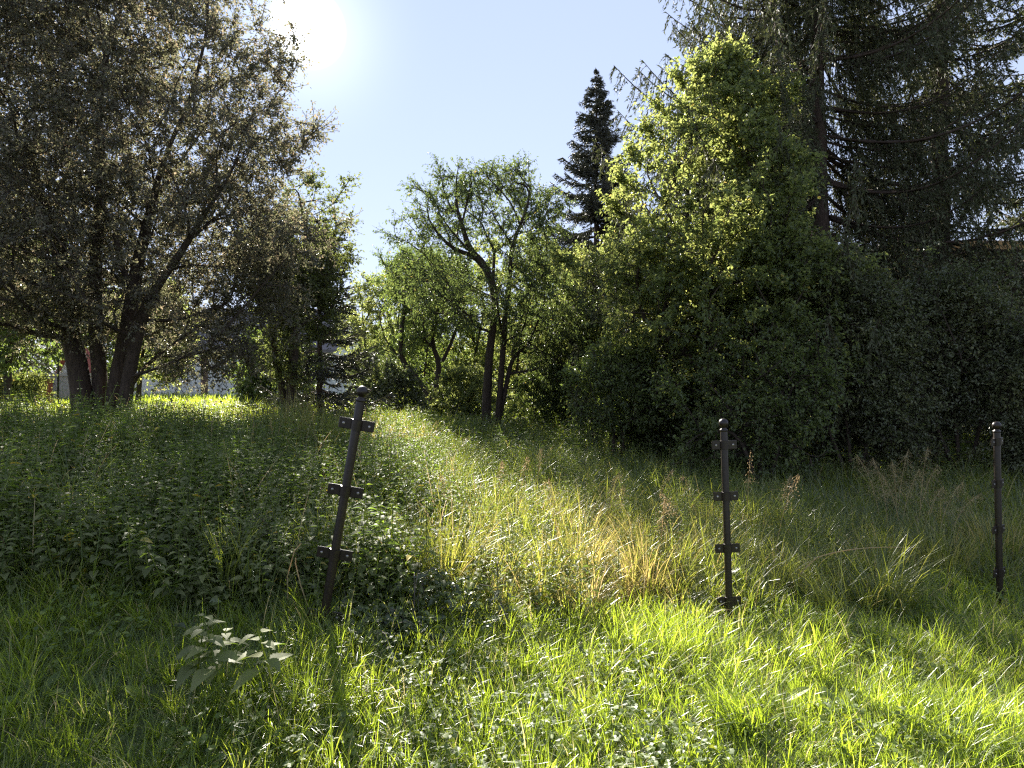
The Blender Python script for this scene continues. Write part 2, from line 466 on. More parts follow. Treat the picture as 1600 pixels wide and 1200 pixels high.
def bungalow():
    y0 = 38.0; x0, x1 = (205 - 800) / F * y0, (520 - 800) / F * y0
    z0 = float(ground_z(-16, 38)) - .2; ze = CAMZ + (600 - 545) / F * y0; zr = CAMZ + (600 - 488) / F * (y0 + 4.5)
    root = empty('bungalow', ((x0 + x1) / 2, y0 + 4, z0), 'low white house with grey roof half hidden behind the big multi-stemmed tree', 'house')
    px = lambda p: (p - 800) / F * y0
    wins = [(px(247), px(262), z0 + 1.1, ze - .35), (px(352), px(366), z0 + 1.1, ze - .35), (px(395), px(412), z0 + 1.1, ze - .35)]
    door = (px(313), px(325), z0 + .2, ze - .3)
    g = Geo()
    wall_with_holes(g, x0, x1, y0, y0 + .3, z0, ze, wins + [door])
    box(g, (x0, y0 + .3, z0), (x0 + .3, y0 + 8, ze)); box(g, (x1 - .3, y0 + .3, z0), (x1, y0 + 8, ze)); box(g, (x0 + .3, y0 + 7.7, z0), (x1 - .3, y0 + 8, ze))
    ym = y0 + 4
    for xa in (x0, x1 - .3):
        V = [(xa, y0, ze + .002), (xa, y0 + 8, ze + .002), (xa, ym, zr), (xa + .3, y0, ze + .002), (xa + .3, y0 + 8, ze + .002), (xa + .3, ym, zr)]
        g.add(V, tris=[(0, 2, 1), (3, 4, 5)], quads=[(0, 3, 5, 2), (1, 2, 5, 4)], tv=.5, qv=.5)
    g.build('wall', M['white_wall'], root)
    g = Geo(); gable_roof(g, x0, x1, y0, y0 + 8, ze + .02, zr + .02); g.build('roof', M['roof_grey'], root)
    for w in wins: house_window(root, w[0], w[1], y0 + .12, w[2], w[3])
    g = Geo(); box(g, (door[0], y0 + .1, door[2]), (door[1], y0 + .16, door[3])); d = g.build('door', M['door_brown'], root)
bungalow()

def shed():
    y0 = 34.0
    px = lambda p: (p - 800) / F * y0
    x0, x1 = px(96), px(126); z0 = float(ground_z(px(120), y0)) - .1; ze = CAMZ + (600 - 578) / F * y0; zr = CAMZ + (600 - 545) / F * y0
    root = empty('garden_shed', ((x0 + x1) / 2, y0 + .5, z0), 'small white shed with red gable roof beyond the brick pillar', 'shed')
    xm = (x0 + x1) / 2
    g = Geo()
    box(g, (x0, y0, z0), (x1, y0 + 1, ze))
    V = [(x0, y0, ze), (x1, y0, ze), (xm, y0, zr), (x0, y0 + 1, ze), (x1, y0 + 1, ze), (xm, y0 + 1, zr)]
    g.add(V, tris=[(0, 1, 2), (3, 5, 4)], tv=.5)
    g.build('wall', M['white_wall'], root)
    g = Geo()
    for s, xe in ((-1, x0), (1, x1)):
        xo = xe + s * .12; zo = ze - .12 * (zr - ze) / (xm - x0)
        V = [(xo, y0 - .3, zo + .01), (xm, y0 - .3, zr + .01), (xm, y0 + 1.3, zr + .01), (xo, y0 + 1.3, zo + .01),
             (xo, y0 - .3, zo + .14), (xm, y0 - .3, zr + .14), (xm, y0 + 1.3, zr + .14), (xo, y0 + 1.3, zo + .14)]
        g.add(V, quads=[(0, 3, 2, 1), (4, 5, 6, 7), (0, 1, 5, 4), (1, 2, 6, 5), (2, 3, 7, 6), (3, 0, 4, 7)], qv=.5)
    g.build('roof', M['roof_red'], root)
shed()

def side_house():
    y0 = 19.0
    px = lambda p: (p - 800) / F * y0
    x0, x1 = px(1395), px(1395) + 11; z0 = float(ground_z(12, 19)) - .2; ze = CAMZ + (600 - 392) / F * y0; zr = ze + 1.0
    root = empty('plastered_house', ((x0 + x1) / 2, y0 + 4, z0), 'beige plastered house with ochre eaves hidden behind the spruces', 'house')
    wins = [(px(1455), px(1455) + 1.2, z0 + 2.6, z0 + 3.9), (px(1560), px(1560) + 1.2, z0 + 2.6, z0 + 3.9)]
    g = Geo()
    wall_with_holes(g, x0, x1, y0, y0 + .3, z0, ze, wins)
    box(g, (x0, y0 + .3, z0), (x0 + .3, y0 + 7, ze)); box(g, (x1 - .3, y0 + .3, z0), (x1, y0 + 7, ze)); box(g, (x0 + .3, y0 + 6.7, z0), (x1 - .3, y0 + 7, ze))
    g.build('wall', M['beige_wall'], root)
    g = Geo()
    ym = y0 + 3.5; o = .55
    A = [(x0 - o, y0 - o, ze), (x1 + o, y0 - o, ze), (x1 + o, y0 + 7 + o, ze), (x0 - o, y0 + 7 + o, ze)]
    R = [(x0 + 3, ym, zr + .1), (x1 - 3, ym, zr + .1)]
    V = [(a, b, c + .02) for a, b, c in A] + [(a, b, c + .14) for a, b, c in A] + R
    g.add(V, tris=[(5, 6, 9), (7, 4, 8)], quads=[(0, 3, 2, 1), (0, 1, 5, 4), (1, 2, 6, 5), (2, 3, 7, 6), (3, 0, 4, 7), (4, 5, 9, 8), (6, 7, 8, 9)], tv=.5, qv=.5)
    g.build('roof', M['roof_dark'], root)
    g = Geo(); box(g, (x0 - o - .02, y0 - o - .05, ze - .12), (x1 + o + .02, y0 - o - .005, ze + .16)); g.build('fascia', M['wood_trim'], root)
    for w in wins: house_window(root, w[0], w[1], y0 + .12, w[2], w[3])
side_house()

def gate_bits():
    y0 = 24.0
    px = lambda p, d=y0: (p - 800) / F * d
    zg = float(ground_z(px(72), y0))
    zt = CAMZ + (600 - 592) / F * y0
    root = empty('brick_pillar', (px(71), y0, zg), 'red brick gate pillar with pale cap at the end of the railing', 'pillar')
    g = Geo(); box(g, (px(71) - .16, y0 - .16, zg - .1), (px(71) + .16, y0 + .16, zt)); g.build('shaft', M['red_brick'], root)
    g = Geo(); box(g, (px(71) - .2, y0 - .2, zt + .002), (px(71) + .2, y0 + .2, zt + .07)); g.build('cap', M['cap_stone'], root)
    x0, x1 = px(-140), px(71) - .25
    fr = empty('iron_railing', ((x0 + x1) / 2, y0, zg), 'thin black iron railing running up to the red brick pillar', 'fence')
    g = Geo(); zt2 = zt + .05
    for zz in (zg + .18, zt2 - .12): box(g, (x0, y0 - .015, zz), (x1, y0 + .015, zz + .035))
    g.build('rail', M['thin_iron'], fr)
    g = Geo()
    for k in range(int((x1 - x0) / .13)):
        xx = x0 + k * .13; box(g, (xx - .008, y0 - .026, zg), (xx + .008, y0 - .0155, zt2))
    b = g.build('bar', M['thin_iron'], fr); b['kind'] = 'stuff'
    for k in range(4):
        xx = x0 + (x1 - x0) * k / 3.0
        g = Geo(); box(g, (xx - .03, y0 + .016, zg - .1), (xx + .03, y0 + .07, zt2 + .05)); g.build('post', M['thin_iron'], fr)
    # slim lamp-like gate post
    xx = px(91); g = Geo(); tube(g, [(xx, y0, zg - .1), (xx, y0, zg + 1.9)], .035, 8)
    o = g.build('gate_post', M['thin_iron'], origin=(xx, y0, zg)); tag(o, 'slim dark iron gate post beside the red brick pillar', 'gate post')
    # low garden wall behind the pillar
    g = Geo(); yw = 27.; xa, xb = (0 - 800) / F * yw - 3, (150 - 800) / F * yw; zw = float(ground_z(xa, yw))
    box(g, (xa, yw, zw - .2), (xb, yw + .25, CAMZ + (600 - 588) / F * yw)); box(g, (xa, yw - .04, CAMZ + (600 - 588) / F * yw + .002), (xb, yw + .29, CAMZ + (600 - 583) / F * yw))
    o = g.build('garden_wall', M['cap_stone'], origin=(xa, yw, zw)); tag(o, 'long low grey garden wall with pale coping in front of the shed', 'wall')
gate_bits()

# ------------------------------------------------------------------ broadleaf trees
def crown_points(prof, d, n, depth=.9, gap=.35, seed=0, cy_off=0.0, mind=None):
    """random points in a crown: prof = [(py, xl, xr)...] silhouette in photograph pixels at depth d; the crown is about
    as deep as it is wide and its density varies in clumps."""
    r = np.random.default_rng(seed)
    prof = sorted(prof); ys = [p[0] for p in prof]; xl = [p[1] for p in prof]; xr = [p[2] for p in prof]
    dmax = max(b - a for a, b in zip(xl, xr)) / 2 / F * d * depth
    out = []; cnt = 0
    while cnt < n:
        k = n * 3
        py = r.uniform(ys[0], ys[-1], k); a = np.interp(py, ys, xl); b = np.interp(py, ys, xr)
        keep = r.random(k) < (b - a) / max(q - p for p, q in zip(xl, xr)); py = py[keep]; a = a[keep]; b = b[keep]; k = len(py)
        ph = r.uniform(0, 2 * np.pi, k); rr = r.uniform(0, 1, k) ** .42
        hw = (b - a) / 2 / F * d
        hw = hw * (.94 + .16 * np.sin(2 * ph + py / 23 + seed) + .12 * np.sin(5 * ph - py / 11 + 2 * seed))
        x = ((a + b) / 2 - 800) / F * d + hw * rr * np.cos(ph)
        y = d + cy_off + np.minimum(hw, dmax) * depth * rr * np.sin(ph)
        z = CAMZ + (600 - py) / F * d
        P = np.stack([x, y, z], 1)
        f = 0
        for (s, w) in ((.8, 1.), (.38, .7)):
            f = f + w * (np.sin(P[:, 0] / s + seed) + np.sin(P[:, 1] / s * 1.1 + seed * 2 + P[:, 0]) + np.sin(P[:, 2] / s * 1.2 + seed * 3 + P[:, 1] * .7)) / 3
        P = P[(f + r.uniform(-.8, .8, k)) > (gap - .7)]
        out.append(P); cnt += len(P)
    P = np.concatenate(out)[:n]
    return P

def grow(stems, pts, bf=.45):
    """greedy minimum path tree. stems: list of polylines (list of xyz), the first point is the root. Returns pos, parent."""
    pos = []; par = []; plen = []
    for st in stems:
        prev = -1; base = 0.
        st = [np.asarray(p, float) for p in st]
        seq = [st[0]]
        for a, b in zip(st[:-1], st[1:]):
            m = max(1, int(np.linalg.norm(b - a) / .22))
            for k in range(1, m + 1): seq.append(a + (b - a) * k / m)
        for q in seq:
            if prev >= 0: base += np.linalg.norm(q - pos[prev])
            pos.append(q); par.append(prev); plen.append(base); prev = len(pos) - 1
    n0 = len(pos); N = len(pts)
    pos = np.array(pos); plen = np.array(plen)
    allp = np.concatenate([pos, pts]); par = par + [-1] * N; pl = np.concatenate([plen, np.zeros(N)])
    # growth only outwards/upwards from the stems' upper part
    best = np.full(N, 1e9); who = np.zeros(N, int)
    for i in range(n0):
        if plen[i] < .8 and n0 > 6: continue
        dd = np.linalg.norm(pts - pos[i], axis=1); c = dd * (1.0) + bf * (pl[i] + dd)
        c = c + np.where(pts[:, 2] < pos[i][2] - .2, .25 * (pos[i][2] - pts[:, 2]), 0)
        m = c < best; best[m] = c[m]; who[m] = i
    done = np.zeros(N, bool)
    for _ in range(N):
        j = int(np.argmin(np.where(done, 1e9, best))); done[j] = True
        par[n0 + j] = int(who[j]); pl[n0 + j] = pl[who[j]] + np.linalg.norm(allp[n0 + j] - allp[who[j]])
        dd = np.linalg.norm(pts - pts[j], axis=1); c = dd + bf * (pl[n0 + j] + dd)
        m = (~done) & (c < best); best[m] = c[m]; who[m] = n0 + j
    return allp, np.array(par), n0

def skeleton_mesh(g, pos, par, n0, rtip=.006, expo=2.3, rscale=1.0, stem_r=None, rmax=.3, flare=1.35, thin=0.0):
    n = len(pos); kids = [[] for _ in range(n)]
    for i, p in enumerate(par):
        if p >= 0: kids[p].append(i)
    order = []; st = [i for i in range(n) if par[i] < 0]
    while st:
        i = st.pop(); order.append(i); st += kids[i]
    r = np.zeros(n)
    for i in reversed(order):
        s = sum(r[k] ** expo for k in kids[i])
        r[i] = max(rtip, s ** (1 / expo)) if kids[i] else rtip
    roots = [i for i in range(n) if par[i] < 0]
    if stem_r:
        for q, i in enumerate(roots):
            k = stem_r[q] / r[i]
            stack = [i]
            while stack:
                j = stack.pop(); w = k + (1 - k) * math.exp(-(r[j] / (r[i] * .25)) ** 1.0) if k > 1 else k + (1 - k) * math.exp(-r[j] / (r[i] * .25))
                r[j] = r[j] * w if j == i or True else r[j]; stack += kids[j]
    for i in roots:
        # chains following the thickest child
        stack = [(i, -1)]
        while stack:
            s, p = stack.pop()
            ch = [p, s] if p >= 0 else [s]
            c = s
            while kids[c]:
                ks = sorted(kids[c], key=lambda q: -r[q]); nx = ks[0]
                for q in ks[1:]: stack.append((q, c))
                ch.append(nx); c = nx
            if len(ch) < 2: continue
            P = pos[ch].copy(); R = r[ch].copy()
            if p >= 0: R[0] = min(R[0], R[1] * 1.15)
            else:
                R = R.copy()
                up = np.linalg.norm(P - P[0], axis=1)
                R = R * (1 + (flare - 1) * np.exp(-up / .35))
            # smooth the chain
            if len(P) > 3:
                for _ in range(2):
                    Q = P.copy(); Q[1:-1] = (P[:-2] + 2 * P[1:-1] + P[2:]) / 4
                    P = Q
                RR = R.copy(); RR[1:-1] = (R[:-2] + 2 * R[1:-1] + R[2:]) / 4; R = RR
            if thin:
                R = R * (1 - thin * sstep(1.8, 5.5, P[:, 2]))
            tube(g, P, np.minimum(R, rmax), 10 if R[0] > .08 else (6 if R[0] > .025 else 4), wob=.05 if R[0] > .05 else 0)
    return r, kids

def broadleaf(name, label, cat, d, stems_px, prof, n, leaf, leaf_w, per, mat, bark, stem_r, depth=.9, gap=.35, seed=1, bf=.45,
              twig=.32, group=None, droop=.35, cy_off=0., spikes=None, base_z=None, up=.15, extra=None, ntw=6, thin=0.0):
    r0 = np.random.default_rng(seed + 100)
    stems = []
    for st in stems_px:
        stems.append([P3(p[0], p[1], d + (p[2] if len(p) > 2 else 0)) for p in st])
    pts = crown_points(prof, d, n, depth, gap, seed, cy_off)
    if spikes:
        ex = []
        for (x0, y0, x1, y1) in spikes:
            a = P3(x0, y0, d); b = P3(x1, y1, d); off = r0.normal(0, .25)
            for t in np.linspace(0, 1, 6): ex.append(a + (b - a) * t + [0, off, 0])
        pts = np.concatenate([pts, np.array(ex)])
    # sink stems into the ground
    for s in stems:
        gz = float(ground_z(s[0][0], s[0][1]))
        s[0][2] = gz - .15
    base = stems[0][0].copy(); base[2] = float(ground_z(base[0], base[1]))
    root = empty(name, base, label, cat, group)
    pos, par, n0 = grow(stems, pts, bf)
    g = Geo(); r, kids = skeleton_mesh(g, pos, par, n0, stem_r=stem_r, thin=thin)
    # twigs and leaves at every outer node
    tipw = np.array([1.0 if len(kids[i]) <= 1 else .5 for i in range(n0, len(pos))])
    node = np.repeat(np.arange(n0, len(pos)), ntw); node = node[r0.random(len(node)) < tipw[node - n0]]
    par_ = par[node]; out = norm(pos[node] - pos[par_])
    D = norm(out * .8 + r0.normal(0, .75, (len(node), 3)) + [0, 0, up])
    A = pos[node]; L = r0.uniform(.45, 1.15, len(node)) * twig; B = A + D * L[:, None]; B[:, 2] -= L * .12
    sticks(g, A, B, .0045, .002)
    g.build('trunk', bark, root, smooth=True)
    per_t = max(2, int(per / ntw))
    tw = np.repeat(np.arange(len(node)), per_t); m = len(tw)
    t = r0.uniform(.1, 1.05, m)[:, None]
    P = A[tw] * (1 - t) + B[tw] * t + r0.normal(0, .02, (m, 3))
    LD = norm(D[tw] * .55 + r0.normal(0, .7, (m, 3)) + [0, 0, -droop])
    NN = norm(r0.normal(0, .6, (m, 3)) + [0, -.1, 1.0])
    cl = (r0.random(len(node)) * .25)[tw]
    v = np.clip(r0.beta(2, 2.6, m) * .85 + cl * .6, 0, .95); v[r0.random(m) < .006] = 1.0
    Ls = r0.uniform(.65, 1.2, m) * leaf
    gl = Geo(); leaves(gl, P, LD, Ls, Ls * leaf_w, NN, v=v)
    gl.build('crown', mat, root)
    return root

# 1 the big multi-stemmed tree
broadleaf('plum_tree', 'big multi-stemmed dark tree with small leaves, in front of the white house', 'tree', 9.0,
          [[(128, 650), (128, 610), (118, 560), (108, 500), (100, 440), (85, 370), (60, 290), (30, 180)],
           [(150, 655, .15), (158, 600, .15), (150, 540, .1), (150, 470, -.1), (148, 400), (160, 310), (150, 200), (170, 60)],
           [(170, 655), (180, 600), (195, 540), (205, 480), (215, 410), (235, 330), (250, 260), (300, 150), (330, 20)],
           [(185, 655, -.2), (200, 590, -.25), (212, 530, -.3), (228, 470, -.4), (280, 400, -.5), (340, 300, -.5)],
           [(190, 650, .2), (214, 520, .2), (238, 528, .1), (258, 560, 0), (268, 595, -.1), (292, 622, -.15)]],
          [(-300, 120, 280), (-200, 20, 350), (-100, -100, 385), (0, -180, 405), (60, -200, 420), (110, -220, 452), (200, -240, 475), (300, -240, 485),
           (400, -220, 500), (460, -180, 480), (500, -120, 440), (540, 215, 420), (585, 230, 380)],
          3600, .047, .62, 120, M['plum'], M['bark'], [.13, .1, .11, .085, .03], depth=.8, gap=-.1, seed=11, twig=.42, droop=.2, thin=.6)

broadleaf('wild_pear', 'olive green tree with a ragged crown joined to the edge of the big dark one', 'tree', 12.5,
          [[(452, 655), (455, 600), (462, 520), (470, 430), (480, 340)], [(452, 655, .2), (438, 590), (425, 520), (420, 450)]],
          [(262, 480, 505), (300, 440, 530), (350, 400, 543), (400, 375, 548), (450, 390, 535), (500, 405, 530), (545, 415, 515), (580, 425, 490), (610, 435, 470)],
          560, .065, .6, 66, M['plum2'], M['bark'], [.1, .07], depth=.8, gap=.45, seed=21, twig=.34, spikes=[(515, 330, 546, 285), (520, 400, 548, 348)])

# 2 apple trees
broadleaf('apple_tree', 'crooked old apple tree with an open crown and long water shoots in mid orchard', 'tree', 16.0,
          [[(764, 690), (758, 640), (762, 590), (765, 545), (772, 505), (776, 470), (766, 430), (752, 405), (722, 392), (690, 396)],
           [(776, 500, .02), (792, 462, -.2), (800, 440, -.3), (795, 400, -.4), (812, 350, -.5)],
           [(774, 520, .02), (812, 498, .1), (850, 520, .2), (880, 570, .3)],
           [(762, 430, 0), (772, 395, .1), (800, 372, .2), (835, 330, .3)]],
          [(270, 700, 830), (300, 660, 862), (340, 640, 872), (380, 620, 885), (420, 605, 905), (460, 620, 930), (500, 690, 940), (540, 790, 935), (600, 860, 915)],
          900, .075, .5, 60, M['apple'], M['bark'], [.17, .08, .06, .06], depth=.85, gap=.5, seed=31, twig=.42, droop=.6,
          spikes=[(700, 320, 684, 256), (830, 310, 826, 250), (690, 310, 645, 296), (640, 380, 606, 366), (840, 320, 866, 292), (760, 310, 765, 285), (800, 290, 806, 270)])

broadleaf('apple_tree', 'forked apple tree with two leaning limbs, beside the crooked one', 'tree', 21.5,
          [[(688, 668), (680, 640), (668, 612), (645, 585), (622, 556), (600, 530), (590, 480)],
           [(684, 652), (680, 612), (686, 575), (702, 545), (712, 515), (724, 492), (730, 440)]],
          [(395, 610, 690), (430, 590, 735), (470, 575, 750), (510, 575, 750), (550, 580, 640)],
          560, .08, .5, 70, M['bush'], M['bark'], [.13, .1], depth=.8, gap=.75, seed=41, twig=.42, droop=.55,
          spikes=[(610, 430, 596, 400), (640, 420, 625, 385)])

# 3 fresh green trees and bushes
broadleaf('hazel_tree', 'tall bright green leafy tree rising in front of the spruces', 'tree', 11.0,
          [[(1132, 730), (1130, 670), (1125, 620), (1100, 580), (1068, 548), (1040, 522), (1000, 505)],
           [(1135, 730, .1), (1140, 650, .1), (1152, 570, .2), (1160, 460, .3), (1165, 340, .3), (1150, 220, .2), (1130, 130)],
           [(1140, 730, -.1), (1170, 640, 0), (1205, 560, .1), (1225, 450, .2), (1215, 330, .3)]],
          [(85, 1112, 1138), (115, 1092, 1160), (150, 1065, 1190), (200, 1035, 1215), (250, 1003, 1232), (300, 985, 1245), (350, 965, 1265), (400, 945, 1290),
           (450, 935, 1315), (520, 940, 1325), (570, 980, 1330), (610, 1040, 1320), (640, 1150, 1300)],
          1500, .07, .68, 105, M['lime'], M['bark'], [.12, .14, .1], depth=.95, gap=.85, seed=53, twig=.36, droop=.35, up=.3,
          spikes=[(1130, 110, 1122, 70), (1150, 125, 1165, 88), (1110, 130, 1088, 96), (1060, 190, 1030, 160), (1190, 170, 1212, 138), (995, 310, 966, 285), (1085, 160, 1062, 122), (1040, 220, 1012, 190), (1010, 270, 982, 246), (980, 340, 955, 316), (900, 420, 872, 396), (1215, 180, 1238, 140)])

bk = 'orchard bushes and saplings filling the back of the clearing'
broadleaf('hazel_bush', 'yellow-green bush growing between the dark conifer and the forked apple tree', 'bush', 27,
          [[(585, 655), (580, 600), (570, 540), (565, 480)], [(590, 655, .2), (610, 590), (620, 530)], [(575, 655, -.1), (555, 590), (550, 530)]],
          [(432, 560, 610), (470, 542, 640), (520, 530, 650), (570, 530, 650), (620, 540, 650), (655, 560, 640)],
          420, .085, .7, 80, M['lime'], M['bark'], [.06, .05, .04], depth=.9, gap=.2, seed=61, twig=.4)
broadleaf('damson_tree', 'slim twin-stemmed young tree seen between the two apple trees', 'tree', 25,
          [[(632, 655), (634, 600), (628, 560), (620, 500)], [(665, 655, .2), (662, 600), (668, 540), (690, 460)]],
          [(400, 630, 740), (440, 600, 760), (500, 600, 770), (560, 620, 770), (610, 640, 760)],
          380, .08, .6, 75, M['bush'], M['bark'], [.06, .06], depth=.9, gap=.3, seed=71, twig=.4)
broadleaf('sycamore_sapling', 'dense mid-green sapling clump right behind the crooked apple trunk', 'tree', 24,
          [[(730, 655), (735, 600), (745, 540), (760, 470)], [(800, 655, .2), (805, 600), (815, 520), (825, 440)]],
          [(380, 740, 860), (430, 710, 900), (500, 700, 910), (560, 700, 910), (620, 700, 900), (650, 710, 890)],
          560, .1, .7, 85, M['lime'], M['bark'], [.08, .08], depth=.8, gap=.2, seed=81, twig=.45)
broadleaf('elder_bush', 'light green bush between the crooked apple tree and the bright leafy tree', 'bush', 17.5,
          [[(885, 670), (880, 620), (870, 560)], [(895, 670, .1), (915, 610), (930, 540)]],
          [(395, 890, 970), (430, 865, 1010), (480, 845, 1040), (540, 835, 1060), (600, 835, 1060), (650, 840, 1050), (685, 860, 1000)],
          800, .08, .65, 85, M['lime'], M['bark'], [.05, .05], depth=.8, gap=.2, seed=91, twig=.38)
broadleaf('thorn_sapling', 'thin two-stemmed sapling at the edge of the shaded thicket', 'sapling', 11,
          [[(960, 705), (958, 660), (955, 610), (950, 560)], [(972, 705, .1), (974, 660), (985, 610), (1000, 580)]],
          [(540, 930, 1010), (580, 900, 1040), (620, 890, 1050), (650, 900, 1040), (665, 920, 1020)],
          260, .06, .6, 80, M['bush'], M['bark'], [.028, .022], depth=.8, gap=.25, seed=101, twig=.3)
broadleaf('low_bush', 'low rounded bush spreading under the crooked apple tree', 'bush', 17,
          [[(840, 690), (838, 660), (830, 620)], [(850, 690), (862, 650), (875, 620)]],
          [(585, 810, 880), (610, 785, 905), (640, 780, 920), (670, 790, 920), (690, 800, 900)],
          240, .065, .65, 80, M['bush'], M['bark'], [.02, .02], depth=.8, gap=.15, seed=111, twig=.28)
broadleaf('low_bush', 'low dark leafy bush beside the forked apple trunk', 'bush', 19,
          [[(590, 668), (588, 640), (585, 610)], [(600, 668), (612, 630), (620, 600)]],
          [(560, 560, 620), (590, 545, 650), (620, 540, 660), (650, 545, 660), (668, 560, 650)],
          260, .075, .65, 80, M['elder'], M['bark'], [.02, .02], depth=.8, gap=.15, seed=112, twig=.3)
broadleaf('low_bush', 'sunlit tangle of low leafy growth between the two apple trunks', 'bush', 20,
          [[(715, 668), (713, 640), (708, 610)], [(725, 668), (735, 630), (742, 600)]],
          [(575, 700, 750), (600, 680, 765), (630, 672, 775), (655, 680, 772)],
          220, .08, .65, 80, M['lime'], M['bark'], [.02, .02], depth=.9, gap=.15, seed=113, twig=.32)

# 4 dark shrubs beneath the spruces
dk = 'dark shrubs beneath the spruces'
for (nm, lab, d, base, prof, n, sd) in (
        ('elder_shrub', 'dark elder shrub behind the middle iron post, under the bright leafy tree', 9.3, (1190, 740),
         [(540, 1150, 1250), (590, 1110, 1280), (640, 1070, 1300), (690, 1050, 1310), (730, 1060, 1290)], 170, 121),
        ('elder_shrub', 'tall dark shrub thicket with pale leaf tips between the middle and far iron posts', 10.2, (1330, 735),
         [(420, 1270, 1360), (480, 1230, 1420), (560, 1220, 1440), (640, 1220, 1440), (700, 1240, 1430), (735, 1260, 1410)], 600, 131),
        ('elder_shrub', 'very dark shrub in the deep shade behind the farthest iron post', 10.6, (1500, 735),
         [(440, 1440, 1540), (500, 1400, 1600), (580, 1390, 1640), (660, 1390, 1640), (720, 1410, 1620)], 620, 141),
        ('elder_shrub', 'dark shrub at the edge of the picture beyond the farthest iron post', 10.0, (1680, 735),
         [(430, 1600, 1720), (500, 1570, 1780), (600, 1560, 1800), (700, 1580, 1790), (730, 1600, 1760)], 420, 151),
        ('low_shrub', 'low dark shrub at the foot of the leaning limb of the bright tree', 11.5, (1040, 705),
         [(590, 1000, 1080), (630, 970, 1110), (670, 960, 1120), (705, 970, 1110)], 260, 161)):
    bx, by = base
    broadleaf(nm, lab, 'shrub', d, [[(bx, by), (bx - 4, by - 60), (bx - 20, by - 140)], [(bx + 6, by, .1), (bx + 30, by - 60), (bx + 45, by - 150)],
              [(bx + 3, by, -.1), (bx - 30, by - 50), (bx - 55, by - 120)]],
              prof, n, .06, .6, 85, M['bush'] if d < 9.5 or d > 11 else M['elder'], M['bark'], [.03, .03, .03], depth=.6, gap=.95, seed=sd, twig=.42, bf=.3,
              spikes=[(prof[1][1], prof[1][0], prof[0][1] - 18, prof[0][0] - 35), (prof[1][2], prof[1][0], prof[0][2] + 22, prof[0][0] - 22), (prof[2][1], prof[2][0], prof[2][1] - 30, prof[2][0] - 45)])

# 5 trees beyond the big tree on the open side
broadleaf('maple_tree', 'pale yellow-green tree beyond the brick pillar, behind the crown of the big dark tree', 'tree', 21,
          [[(10, 630), (12, 580), (20, 520), (30, 440)], [(-40, 630, 1), (-60, 560), (-70, 470)]],
          [(330, -80, 60), (400, -160, 110), (470, -200, 120), (530, -200, 110), (575, -150, 70)],
          520, .13, .75, 80, M['bush'], M['bark'], [.14, .12], depth=.9, gap=.2, seed=171, twig=.6)
broadleaf('ash_tree', 'small light green tree standing before the white house', 'tree', 25,
          [[(215, 625), (218, 590), (225, 540), (232, 490)]],
          [(440, 200, 260), (480, 180, 290), (530, 175, 300), (570, 190, 290), (590, 210, 270)],
          260, .13, .7, 75, M['lime'], M['bark'], [.1], depth=.9, gap=.25, seed=181, twig=.6)
broadleaf('garden_bush', 'round light green bush at the corner of the white house', 'bush', 24,
          [[(400, 628), (400, 600), (402, 570)], [(404, 628), (425, 600), (440, 560)]],
          [(520, 390, 450), (560, 370, 480), (600, 365, 490), (628, 375, 480)],
          300, .11, .7, 75, M['bush'], M['bark'], [.05, .05], depth=.9, gap=.15, seed=191, twig=.5)
for k, (d, x0, x1, yt, lab) in enumerate(((34, -120, 60, 430, 'broad distant tree beyond the garden wall, farthest from the orchard'),
                                (44, 60, 240, 455, 'distant tree top over the roof of the red-roofed shed'),
                                (46, 420, 600, 490, 'distant tree behind the corner of the white house'),
                                (34, 560, 720, 505, 'distant tree closing the gap behind the forked apple tree'),
                                (32, 700, 860, 520, 'distant tree closing the gap behind the crooked apple tree'),
                                (30, 830, 1010, 500, 'distant tree beneath the lone spruce'))):
    xm = (x0 + x1) / 2; hw = (x1 - x0) / 2
    broadleaf('distant_tree', lab, 'tree', d, [[(xm, 615), (xm + 3, 570), (xm - 3, 520), (xm, 480)]],
              [(yt, xm - hw * .3, xm + hw * .3), (yt + 30, xm - hw * .75, xm + hw * .75), (yt + 80, xm - hw, xm + hw), (yt + 130, xm - hw, xm + hw), (612, xm - hw * .8, xm + hw * .8)],
              360, .0042 * d + .02, .7, 70, M['bush'] if k % 2 else M['lime'], M['bark'], [.2], depth=.6, gap=.12, seed=200 + k, twig=.03 * d)

